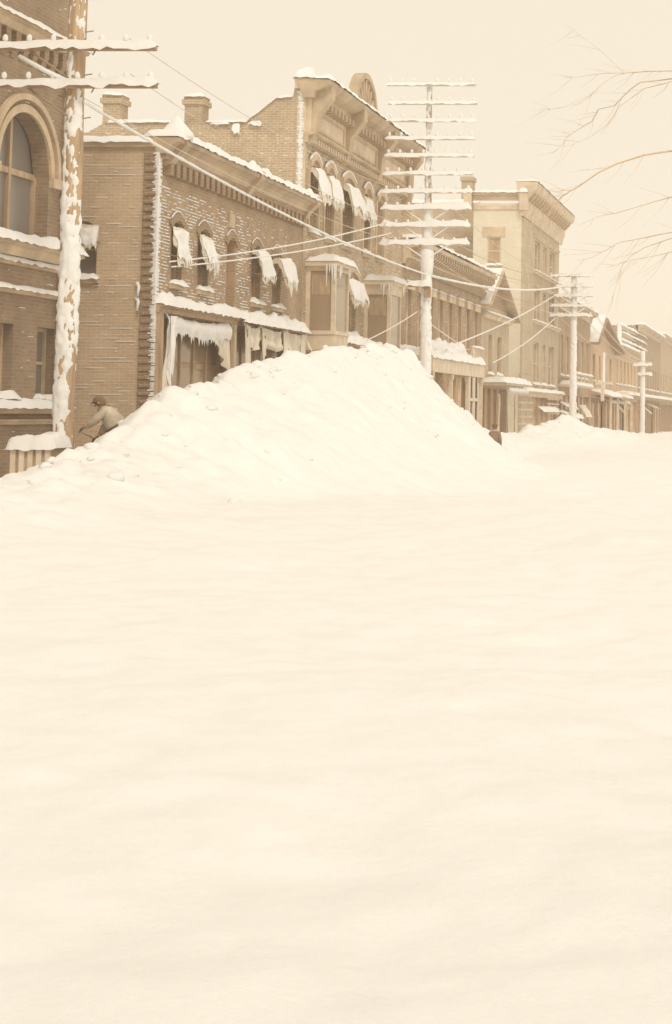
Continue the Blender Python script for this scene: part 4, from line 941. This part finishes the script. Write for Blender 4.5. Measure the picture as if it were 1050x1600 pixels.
# ------------------------------------------------------------------ telegraph poles
def pole(label, X, Y, ztop, r0, r1, arms, cover, seed, zb=0.0, pins=8, wood='pole_wood', heavy=1.0, dirn=2.9, dw=.6, armmat='pole_dark'):
    root = thing('telegraph_pole', label, 'telegraph pole', (X, Y, zb))
    n = 40
    ph = part('post', wood, root, lambda q: q.tube([(X + .03 * nz(i * .2, seed), Y, zb + (ztop - zb) * i / n) for i in range(n + 1)], r0, 14, r1), smooth=True)
    # snow plastered on the windward side
    vs = []; fs = []; nth = 36; nz_ = int((ztop - zb) / .04); keep = {}
    def pt(i, k):
        th = 2 * math.pi * k / nth; z = zb + .04 * i; r_ = r0 + (r1 - r0) * (z - zb) / (ztop - zb)
        f = .8 * nz(math.cos(th) * 1.1 + seed, math.sin(th) * 1.1, z * 1.1) + .8 * nz(math.cos(th) * 2.2, math.sin(th) * 2.2 + seed, z * 5.5) + .55 * nz(math.cos(th) * 5, math.sin(th) * 5 + seed, z * 13)
        m_ = f * 1.1 + dw * math.cos(th - dirn - math.pi * .5) + cover(z)
        return th, z, r_, m_
    val = [[pt(i, k) for k in range(nth)] for i in range(nz_ + 1)]
    def vid(i, k):
        if (i, k) not in keep:
            th, z, r_, m_ = val[i][k]; rr = r_ + max(-.012, min(.05, .045 * m_)) * heavy
            keep[(i, k)] = len(vs); vs.append((X + .03 * nz((z - zb) / (ztop - zb) * n * .2, seed) + rr * math.cos(th), Y + rr * math.sin(th), z))
        return keep[(i, k)]
    for i in range(nz_):
        for k in range(nth):
            k2 = (k + 1) % nth
            if max(val[i][k][3], val[i + 1][k][3], val[i][k2][3], val[i + 1][k2][3]) > .0:
                fs.append((vid(i, k), vid(i, k2), vid(i + 1, k2), vid(i + 1, k)))
    q = MB(); q.add(vs, fs); q.build('snow_crust', 'snow', root, ph, smooth=True)
    pm = None
    for (za, xl, xr, th, sth) in arms:
        xl, xr = X + xl, X + xr
        a = part('crossarm', armmat, root, lambda q: q.box(xl, xr, Y - r1 - .16, Y - r1 - .04, za - th / 2, za + th / 2))
        for k in range(pins):
            x = xl + .12 + (xr - xl - .24) * k / (pins - 1)
            if abs(x - X) < .12: continue
            if pm is None:
                q = MB(); q.lathe((x, Y - r1 - .10, za + th / 2), [(.02, 0), (.02, .07), (.045, .08), (.05, .13), (.035, .17), (.01, .19)], 7)
                pm = q.build('insulator', 'snow', root, a); p0 = (x, za + th / 2)
            else: copy_part(pm, (x - p0[0], 0, za + th / 2 - p0[1]), parent=a)
        if sth:
            part('snow_cap', 'snow', root, lambda q: (snow(q, PE(Y - r1 - .1), xl - .03, xr + .03, -.1, .1, za + th / 2 - .01, sth, seed + za, lip=th * .8), ), parent=a, smooth=True)
    return root
Y1p = 30.2
def zpx(v, Y): return fro(660, v, Y)[1]
p1 = pole('thick snow-plastered telegraph pole with two crossarms beside the shovelling man', -13.0, Y1p, 11.6, .185, .15,
          [(zpx(79, Y1p), -1.75, 1.55, .11, .1), (zpx(137, Y1p), -1.75, 1.58, .11, .1)], lambda z: -.36 + .42 * math.exp(-((z - 4.3) / 1.8) ** 2) - .12 * (z > 7), 3.3, 0.0, dirn=3.0, dw=.5, heavy=.8)
for zc in (zpx(79, Y1p), zpx(137, Y1p)):
    part('arm_brace', 'iron', p1, lambda q: (q.tube([(-13.75, Y1p - .25, zc - .05), (-13.05, Y1p - .2, zc - .55)], .02, 5), q.tube([(-12.55, Y1p - .25, zc - .05), (-12.6, Y1p - .25, zc - .14)], .014, 5)))
part('guy_arm', 'snow', p1, lambda q: q.tube([fro_ for fro_ in [(fro(30, 88, Y1p - .3)[0], Y1p - .3, fro(30, 88, Y1p - .3)[1]), (fro(70, 110, Y1p - .3)[0], Y1p - .3, fro(70, 110, Y1p - .3)[1]), (fro(104, 126, Y1p - .25)[0], Y1p - .22, fro(104, 126, Y1p - .25)[1])]], .045, 7), smooth=True)
for k, z in enumerate([7.2, 7.6, 8.0, 8.4, 8.8, 9.2]): part('step', 'iron', p1, lambda q: q.tube([(-13.0 + (.12 if k % 2 else -.12), Y1p, z), (-13.0 + (.3 if k % 2 else -.3), Y1p, z + .03)], .012, 5))
Y2p = 57.4
arm2 = [(zpx(v, Y2p), -1.45 + d, 1.62 + d, .09, s_) for v, d, s_ in ((134, .0, .05), (163, .05, .05), (190, .03, .05), (218, .0, .06), (245, -.03, .08), (273, -.06, .08), (301, -.08, .1), (327, -.1, .17), (354, -.12, .18), (382, -.14, .18))]
p2 = pole('white-frosted telegraph pole with ten crossarms rising from behind the great snowbank', -12.4, Y2p, zpx(128, Y2p), .19, .075, arm2, lambda z: .75 if z < 9.4 else -.1, 6.1, heavy=1.3, armmat='sign_white')
for za, *_r in arm2[7:]:
    part('arm_brace', 'snow', p2, lambda q: [q.tube([(-12.4 + sx * .75, Y2p - .2, za - .03), (-12.4 + sx * .06, Y2p - .17, za - .5)], .025, 5) for sx in (-1, 1)])
zc = zpx(408, Y2p)
part('snow_clump', 'snow', p2, lambda q: q.lathe((-12.4, Y2p - .02, zc), [(.1, -.55), (.2, -.45), (.23, -.1), (.24, .3), (.2, .42), (.1, .45)], 10), smooth=True)
zc = zpx(443, Y2p)
lb = part('lamp_bracket', 'pole_dark', p2, lambda q: (q.box(-12.98, -12.25, Y2p - .34, Y2p - .2, zc - .14, zc + .0), q.box(-12.42, -12.2, Y2p - .32, Y2p - .2, zc - .5, zc - .141)))
part('snow_cap', 'snow', p2, lambda q: (snow(q, PE(Y2p - .27), -13.02, -12.2, -.12, .12, zc, .16, 3, lip=.12), ), parent=lb, smooth=True)
Y3p = 107.0
X3 = -13.65
arm3 = [(zpx(v, Y3p), -1.6, 1.2, .1, .16) for v in (432, 448, 463, 479, 494)]
p3 = pole('slim far telegraph pole with five short crossarms near the end of the tall pale block', X3, Y3p, zpx(428, Y3p), .2, .14, arm3, lambda z: .6, 9.7, heavy=1.4, pins=6)
part('arm_brace', 'snow', p3, lambda q: [q.tube([(X3 + sx * .8, Y3p - .25, a[0] - .05), (X3 + sx * .1, Y3p - .25, a[0] - .5)], .04, 5) for sx in (-1, 1) for a in arm3[1:4]])
Y4p = 155.0; X4 = fro(1004, 620, Y4p)[0]
p4 = pole('snow-whitened short post with two snow-loaded arms at the far end of the shops', X4, Y4p, zpx(548, Y4p), .2, .16, [(zpx(571, Y4p), -.9, .9, .14, .3), (zpx(586, Y4p), -.5, .9, .14, .25)], lambda z: .9, 12.7, heavy=1.4, pins=4)

# ------------------------------------------------------------------ wires
def wire(pts, r, mat, label, group='wires strung along the shop fronts', name='wire'):
    mb = MB(); mb.tube(pts, r, 6); p = Vector(pts[0]); return single(name, mb, mat, tuple(p), label, 'wire', group, smooth=True)
def at(u, v, Y): x, z = fro(u, v, Y); return Vector((x, Y, z))
def sway(a, b_, sag): return wire_pts(a, b_, sag)
a = at(132, 160, Y1p - .2); b_ = at(664, 428, Y2p - .3)
mb = MB(); mb.tube(wire_pts(a, b_, .28, 160), lambda i: .03 + .012 * nz(i * .45, 2) + .008 * nz(i * 1.7, 5), 7); single('cable', mb, 'snow', tuple(a), 'thick snow-coated cable from the near thick pole to the ten-armed pole', 'cable', smooth=True)
mb = MB(); c_ = at(900, 442, Y3p - .3); mb.tube(wire_pts(b_, c_, .5, 160), lambda i: .045 + .015 * nz(i * .45, 4) + .01 * nz(i * 1.7, 7), 7); single('cable', mb, 'snow', tuple(b_), 'snow-coated cable from the ten-armed pole to the slim five-armed pole', 'cable', smooth=True)
GW_ = 'snowy wires between the brick fronts and the poles'
for (p, q_, sag, r_, lab) in [
    (Vector((-14.9, fac(258, 409)[0], fac(258, 409)[1])), at(604, 348, Y2p - .2), .15, .022, 'white wire from the two-storey front up to the middle arms of the ten-armed pole'),
    (Vector((-14.9, fac(262, 417)[0], fac(262, 417)[1])), at(612, 364, Y2p - .2), .12, .022, 'lower white wire from the two-storey front to the ten-armed pole'),
    (Vector((-12.9, fac(690, 546, -12.9)[0], fac(690, 546, -12.9)[1])), at(866, 462, Y3p - .2), .2, .032, 'white wire from the sidewalk canopy up to the five-armed pole'),
    (Vector((-13.8, fac(770, 567, -13.8)[0], fac(770, 567, -13.8)[1])), at(868, 496, Y3p - .2), .2, .03, 'white wire from the gabled brick front to the five-armed pole'),
    (Vector((-14.0, fac(572, 532, -14.0)[0], fac(572, 532, -14.0)[1])), at(652, 487, Y2p - .2), .05, .018, 'short white wire from the second oriel to the ten-armed pole'),
    (at(664, 500, Y2p - .2), Vector((-14.0, fac(722, 540, -14.0)[0], fac(722, 540, -14.0)[1])), .02, .016, 'short wire from the ten-armed pole down to the sidewalk canopy'),
]: wire(wire_pts(p, q_, sag), r_, 'snow', lab, GW_)
# bare wires from arm to arm
for k in range(5):
    za = arm2[k + 4][0] + .1
    for x in (-13.6, -13.2):
        b2 = Vector((x + .1 * k, Y2p - .2, za)); a2 = Vector((x - 9.4 + k * .5, 30.0, za + 2.6))
for k, (v, xo) in enumerate(((327, -1.3), (354, -1.2), (354, -.6), (382, -1.25), (382, -.7), (382, .6), (327, .7))):
    s_ = Vector((-12.4 + xo, Y2p - .18, zpx(v, Y2p) + .2)); e_ = Vector((X3 + xo * .7, Y3p - .2, arm3[k % 5][0] + .2))
    wire(wire_pts(s_, e_, .7, 30), .011, 'pole_dark' if k % 2 else 'wood_cream', 'thin line running from the ten-armed pole to the slim five-armed pole', 'thin lines between the poles')
for k, (v1, x1, v2, x2) in enumerate(((79, 1.0, 301, -1.2), (79, .55, 245, -.8), (137, 1.1, 354, -1.1), (137, -.5, 382, -1.3))):
    s_ = Vector((-13 + x1, Y1p - .25, zpx(v1, Y1p) + .2)); e_ = Vector((-12.4 + x2, Y2p - .2, zpx(v2, Y2p) + .15))
    if k == 1: continue
    wire(wire_pts(s_, e_, .3, 30), .008, 'wood_cream', 'thin line running from the near thick pole to the ten-armed pole', 'thin lines from the near pole')
for k in range(5):
    s_ = Vector((X3 + [-1.4, -.8, .5, 1.0, -1.1][k], Y3p - .2, arm3[k][0] + .15)); e_ = Vector((X4 + [-.6, -.3, .3, .7, 0][k], Y4p - .3, zpx(571, Y4p) + .3))
    wire(wire_pts(s_, e_, .9, 30), .018, 'wood_cream', 'thin line sagging from the five-armed pole to the farthest post', 'thin lines past the far pole')

# ------------------------------------------------------------------ bare tree whose branches hang in from the right
TY = 17.0
tr = thing('bare_tree', 'bare leafless street tree whose thin branches hang across the sky', 'tree', (1.6, TY, 0))
trunk = [(1.6, TY, 0), (1.62, TY, 1.2), (1.55, TY + .05, 2.6), (1.66, TY, 4.0), (1.6, TY, 5.6), (1.5, TY + .1, 7.2), (1.55, TY, 8.6)]
part('trunk', 'bark', tr, lambda q: q.tube(trunk, .2, 12, .05), smooth=True)
rt = random.Random(8)
def limb(px, base, r0, r1, dy=0.0):
    pts = [Vector(base)]
    n = len(px)
    for i, (u, v) in enumerate(px): pts.append(at(u, v, TY + dy * (i / n)))
    fine = []
    for a_, b2 in zip(pts, pts[1:]):
        for k in range(4):
            p = a_ + (b2 - a_) * (k / 4); fine.append(p + Vector((.012 * nz(p.x * 3, p.z * 3), .03 * nz(p.x, 4), .014 * nz(p.z * 3, p.x * 3, 2))))
    fine.append(pts[-1]); mm = len(fine)
    q = MB(); q.tube(fine, lambda i: .5 * (r0 + (r1 - r0) * (i / mm) ** .35), 5)
    lm = q.build('branch', 'bark', tr, smooth=True)
    tw = MB()
    for k in range(int(mm * .35)):
        i = rt.randint(mm // 4, mm - 2); p = fine[i]; d = (fine[i + 1] - p).normalized()
        s_ = rt.choice((-1, 1)); d2 = (d + Vector((rt.uniform(-.3, .3), rt.uniform(-.5, .5), s_ * rt.uniform(.3, .9)))).normalized(); l = rt.uniform(.08, .4)
        m1 = p + d2 * l * .5 + Vector((0, 0, -.02)); e = p + d2 * l + Vector((-.05, 0, -.04))
        tw.tube([p, m1, e], .002, 4, .0008)
    tw.build('twigs', 'bark', tr, lm, kind='stuff')
    return lm
limb([(1160, 108), (1060, 111), (1007, 112), (975, 114), (935, 116), (900, 120), (880, 121)], trunk[5], .03, .003)
limb([(937, 78), (905, 55), (890, 47)], at(975, 114, TY), .006, .002)
limb([(960, 119), (940, 132), (925, 146), (920, 152), (905, 162), (870, 170), (830, 173)], at(975, 115, TY), .009, .002)
limb([(1160, 105), (1060, 122), (1000, 129), (985, 140), (960, 165), (935, 170), (925, 190), (900, 205), (885, 215), (880, 225), (865, 238), (840, 243)], trunk[5], .03, .002, .6)
limb([(1160, 115), (1060, 125), (1007, 138), (970, 165), (950, 195), (920, 215), (890, 228)], trunk[5], .025, .002, -.5)
limb([(1160, 235), (1060, 236), (1007, 242), (965, 255), (935, 270), (905, 290), (890, 298), (875, 308), (868, 318), (855, 340), (835, 350), (820, 360)], trunk[4], .04, .006)
limb([(870, 293), (845, 298)], at(890, 298, TY), .006, .002)
limb([(1160, 290), (1060, 305), (1005, 320), (965, 333), (935, 338), (905, 352)], trunk[4], .03, .002, .4)
limb([(1160, 350), (1060, 362), (1000, 372), (965, 380), (945, 392), (925, 402), (900, 408)], trunk[3], .03, .002, -.3)
limb([(1160, 360), (1060, 370), (1007, 386), (985, 400), (972, 415), (965, 440), (955, 470)], trunk[3], .025, .002)
limb([(1160, 370), (1070, 390), (1020, 400), (990, 405), (970, 412), (950, 418)], trunk[3], .02, .002, .5)
part('branch', 'bark', tr, lambda q: [q.tube([trunk[i], Vector(trunk[i]) + Vector((dx * .5, dy_ * .5, dz * .6)), Vector(trunk[i]) + Vector((dx, dy_, dz))], .05, 6, .008) for i, dx, dy_, dz in ((3, 1.8, .5, 1.6), (4, 2.2, -.8, 1.5), (5, 1.5, 1.2, 1.6), (6, .9, -.6, 1.5), (6, -.2, .9, 1.6), (4, .6, 1.9, 1.4))])

# ------------------------------------------------------------------ people
def skin_mesh(name, joints, edges, mat, root, parent=None, sub=2, rootv=0):
    loc = ROOTLOC[root.name]
    me = bpy.data.meshes.new(name); me.from_pydata([Vector(j[0]) - loc for j in joints], edges, [])
    o = bpy.data.objects.new(name, me); col.objects.link(o)
    md = o.modifiers.new('skin', 'SKIN'); md.use_smooth_shade = True
    for i, j in enumerate(joints):
        r_ = j[1]; me.skin_vertices[0].data[i].radius = r_ if isinstance(r_, tuple) else (r_, r_)
    me.skin_vertices[0].data[rootv].use_root = True
    ms = o.modifiers.new('sub', 'SUBSURF'); ms.levels = sub; ms.render_levels = sub
    dg = bpy.context.evaluated_depsgraph_get()
    m2 = bpy.data.meshes.new_from_object(o.evaluated_get(dg)); m2.name = name
    o.modifiers.clear(); o.data = m2; bpy.data.meshes.remove(me)
    m2.materials.clear(); m2.materials.append(MATS[mat]); m2.polygons.foreach_set('use_smooth', [True] * len(m2.polygons))
    o.parent = parent or root
    return o
def hand(root, body, wrist, d, palm_n):
    """five curled fingers rooted in a palm"""
    d = Vector(d).normalized(); n_ = Vector(palm_n).normalized(); s_ = d.cross(n_).normalized(); w = Vector(wrist)
    J = [(w, .03), (w + d * .05, (.04, .02))]; E = [(0, 1)]
    for k, (off, l) in enumerate(((-.033, .075), (-.011, .085), (.011, .08), (.033, .062))):
        b0 = len(J); base = w + d * .09 + s_ * off
        J += [(base, .0105), (base + d * l * .5 + n_ * .012, .0095), (base + d * l * .75 + n_ * .04, .0085)]
        E += [(1, b0), (b0, b0 + 1), (b0 + 1, b0 + 2)]
    b0 = len(J); t = w + d * .03 - s_ * .035
    J += [(t, .012), (t + d * .03 - s_ * .02 + n_ * .015, .0105), (t + d * .055 - s_ * .01 + n_ * .03, .009)]; E += [(1, b0), (b0, b0 + 1), (b0 + 1, b0 + 2)]
    return skin_mesh('glove', J, E, 'glove', root, body, 1)
def head_parts(root, body, c, fwd, hat='cap'):
    c, f = Vector(c), Vector(fwd).normalized(); up = Vector((0, 0, 1)); side = f.cross(up).normalized(); up = side.cross(f).normalized()
    q = MB()
    def blob(ctr, rx, ry, rz, n=8):
        vs = []; fs = []
        for i in range(n + 1):
            ph = math.pi * i / n
            for k in range(n): th = 2 * math.pi * k / n; vs.append(ctr + side * rx * math.sin(ph) * math.cos(th) + f * ry * math.sin(ph) * math.sin(th) + up * rz * math.cos(ph))
        for i in range(n):
            for k in range(n): fs.append((i * n + k, i * n + (k + 1) % n, (i + 1) * n + (k + 1) % n, (i + 1) * n + k))
        q.add(vs, fs)
    q2 = q
    blob(c + f * .1 - up * .01, .014, .022, .02); blob(c + side * .078, .01, .02, .03); blob(c - side * .078, .01, .02, .03)
    q.build('face_features', 'skin', root, body, smooth=True)
    q = MB()
    for s_ in (-1, 1): blob(c + f * .085 + side * .032 * s_ + up * .02, .012, .01, .007)
    blob(c + f * .088 - up * .06, .025, .008, .006)
    q.build('eyes_and_mouth', 'hat_dark', root, body, smooth=True)
    q = MB(); blob(c + up * .055, .095, .108, .085, 12); blob(c - f * .02 - up * .0, .088, .09, .1, 10)
    blob(c + f * .1 + up * .06, .075, .06, .012)
    if hat == 'hat': blob(c + up * .07, .16, .165, .012, 12)
    q.build('cap', 'hat_dark', root, body, smooth=True)

# the man shovelling beside the near pole, bent forward
MX, MY = fro(172, 660, 31.4)[0], 31.4
mz = sh(MX, MY)
zHead = fro(165, 632, MY)[1]; gz = zHead - 1.33
man = thing('person', 'person in pale coat and dark cap bending over a shovel beside the thick pole', 'person', (MX, MY, gz), 'people out in the snow')
def M(x, y, z): return Vector((MX + x, MY + y, gz + z))
pel = M(.16, .0, .86); chest = M(-.02, -.05, 1.17); neck = M(-.1, -.08, 1.26); hd = M(-.16, -.1, 1.36)
lsh, rsh = M(-.02, -.24, 1.2), M(-.02, .16, 1.2)
lel, rel = M(-.22, -.3, .98), M(-.16, .2, .95)
lha, rha = M(-.40, -.22, .9), M(-.24, .06, .74)
body = skin_mesh('body', [(pel, .12), (chest, .12), (neck, .055), (hd - Vector((0, 0, .01)), (.075, .09)), (hd + Vector((-.02, 0, .07)), .075), (lsh, .06), (lel, .045), (lha, .035), (rsh, .06), (rel, .045), (rha, .035)],
                 [(0, 1), (1, 2), (2, 3), (3, 4), (1, 5), (5, 6), (6, 7), (1, 8), (8, 9), (9, 10)], 'skin', man)
skin_mesh('coat', [(M(.24, 0, .62), (.2, .2)), (pel, (.19, .2)), (M(.08, -.03, 1.03), (.18, .2)), (chest, (.18, .2)), (neck, .08), (lsh, .09), (lel, .072), (lha + Vector((.03, 0, .01)), .055), (rsh, .09), (rel, .072), (rha + Vector((.02, .02, .03)), .055)],
          [(0, 1), (1, 2), (2, 3), (3, 4), (3, 5), (5, 6), (6, 7), (3, 8), (8, 9), (9, 10)], 'coat_tan', man, body)
for s_, fx in ((-.12, -.18), (.12, .22)):
    skin_mesh('trousers', [(M(.2, s_ * .8, .8), .12), (M(.08 + fx * .5, s_, .46), .085), (M(.16 + fx, s_, .1), .06)], [(0, 1), (1, 2)], 'cloth_dark', man, body)
    skin_mesh('boot', [(M(.16 + fx, s_, .14), .062), (M(.16 + fx, s_, .05), .055), (M(.0 + fx, s_ * 1.1, .035), .045)], [(0, 1), (1, 2)], 'hat_dark', man, body)
def ring(q, c, ax, rx, ry, tr_):
    ax = Vector(ax).normalized(); a_ = ax.cross(Vector((0, 1, 0))).normalized(); b2 = ax.cross(a_)
    q.tube([Vector(c) + a_ * rx * math.cos(t) + b2 * ry * math.sin(t) for t in [2 * math.pi * k / 20 for k in range(21)]], tr_, 6)
part('belt', 'hat_dark', man, lambda q: ring(q, M(.13, -.01, .93), chest - pel, .185, .2, .022), parent=body, smooth=True)
part('scarf', 'cloth_dark', man, lambda q: (ring(q, neck, hd - neck, .085, .09, .035), q.tube([neck + Vector((.0, -.09, 0)), neck + Vector((-.02, -.16, -.12)), neck + Vector((-.04, -.17, -.28))], .03, 6)), parent=body, smooth=True)
hand(man, body, lha, (-.6, .1, -.5), (.3, .3, -.6)); hand(man, body, rha, (-.5, -.2, -.6), (.2, -.4, -.5))
head_parts(man, body, hd, (-.8, -.1, -.45))
shv = thing('snow_shovel', 'wooden snow shovel heaped with snow in the bending person\'s hands', 'shovel', (MX - .55, MY - .2, gz + .5))
tip = M(-.68, -.3, .47)
part('handle', 'wood_brown', shv, lambda q: q.tube([M(.02, .24, .95), rha + Vector((-.05, -.02, -.05)), lha + Vector((-.06, 0, -.08)), tip], .018, 7))
part('blade', 'wood_brown', shv, lambda q: q.hexa([tuple(tip + Vector((x, y, z + .25 * x))) for z in (-.02, 0) for y in (-.2, .2) for x in (-.3, .05)]))
part('snow_heap', 'snow', shv, lambda q: snow(q, lambda s_, o, z: tuple(tip + Vector((s_, o, z + .25 * s_))), -.29, .05, -.19, .19, 0, .17, 3), smooth=True)

# the walker far down the cleared sidewalk
WY = 60.0; WX = fro(773, 680, WY)[0]; wz = .2
wk = thing('person', 'person in long dark coat and hat standing waist-deep in the far snowbank', 'person', (WX, WY, wz), 'people out in the snow')
hh = 1.72
def Wp(x, y, z): return Vector((WX + x * .78, WY + y, wz + z * hh / 1.72))
body = skin_mesh('body', [(Wp(0, 0, .95), .13), (Wp(0, 0, 1.3), .14), (Wp(0, 0, 1.47), .055), (Wp(0, .01, 1.55), (.075, .09)), (Wp(0, .01, 1.65), .075), (Wp(-.2, 0, 1.38), .06), (Wp(-.25, .03, 1.1), .05), (Wp(-.23, .12, .88), .035), (Wp(.2, 0, 1.38), .06), (Wp(.25, -.02, 1.1), .05), (Wp(.24, .05, .86), .035)],
                 [(0, 1), (1, 2), (2, 3), (3, 4), (1, 5), (5, 6), (6, 7), (1, 8), (8, 9), (9, 10)], 'skin', wk)
skin_mesh('coat', [(Wp(0, 0, .38), (.25, .22)), (Wp(0, 0, .9), (.19, .17)), (Wp(0, 0, 1.3), (.15, .13)), (Wp(0, 0, 1.46), .065), (Wp(-.2, 0, 1.38), .09), (Wp(-.25, .03, 1.1), .075), (Wp(-.235, .1, .92), .06), (Wp(.2, 0, 1.38), .09), (Wp(.25, -.02, 1.1), .075), (Wp(.242, .03, .9), .06)],
          [(0, 1), (1, 2), (2, 3), (2, 4), (4, 5), (5, 6), (2, 7), (7, 8), (8, 9)], 'cloth_dark', wk, body)
for s_, fy in ((-.1, .14), (.1, -.16)):
    skin_mesh('trousers', [(Wp(s_, 0, .85), .11), (Wp(s_, fy * .4, .48), .08), (Wp(s_, fy, .1), .06)], [(0, 1), (1, 2)], 'cloth_dark', wk, body)
    skin_mesh('boot', [(Wp(s_, fy, .13), .06), (Wp(s_, fy, .04), .05), (Wp(s_, fy + .14, .035), .042)], [(0, 1), (1, 2)], 'hat_dark', wk, body)
hand(wk, body, Wp(-.23, .12, .88), (0, .2, -1), (1, 0, 0)); hand(wk, body, Wp(.24, .05, .86), (0, .2, -1), (-1, 0, 0))
head_parts(wk, body, Wp(0, .01, 1.6), (0, 1, 0), 'hat')

# ------------------------------------------------------------------ things half buried by the near pole
bx, bz = fro(72, 690, 29.6)
cr = thing('wooden_crate', 'slatted wooden crate with a thick snow cap at the foot of the near pole', 'crate', (bx, 29.6, 0))
part('crate_box', 'wood_brown', cr, lambda q: q.box(bx - .5, bx + .2, 29.35, 30.1, 0, bz - .1))
for i in range(5): part('slat', 'sign_white' if i % 2 else 'wood_cream', cr, lambda q: q.box(bx - .49 + i * .15, bx - .40 + i * .15, 29.31, 29.35, 0, bz - .13))
part('snow_cap', 'snow', cr, lambda q: snow(q, PE(29.7), bx - .6, bx + .27, -.45, .42, bz - .1, .28, 5, lip=.04, ns=16), smooth=True)

# ------------------------------------------------------------------ snow-laden air
mh = bpy.data.materials.new('haze'); mh.use_nodes = True
hn = mh.node_tree.nodes; hn.clear(); ho = hn.new('ShaderNodeOutputMaterial'); hv = hn.new('ShaderNodeVolumePrincipled')
hv.inputs['Color'].default_value = (1.0, .97, .92, 1); hv.inputs['Density'].default_value = .0013; hv.inputs['Anisotropy'].default_value = 0.0
mh.node_tree.links.new(hv.outputs[0], ho.inputs['Volume']); MATS['haze'] = mh
mb = MB(); mb.box(-760, 760, -60, 900, -1.2, 48)
hz = mb.build('haze', 'haze'); hz['kind'] = 'stuff'
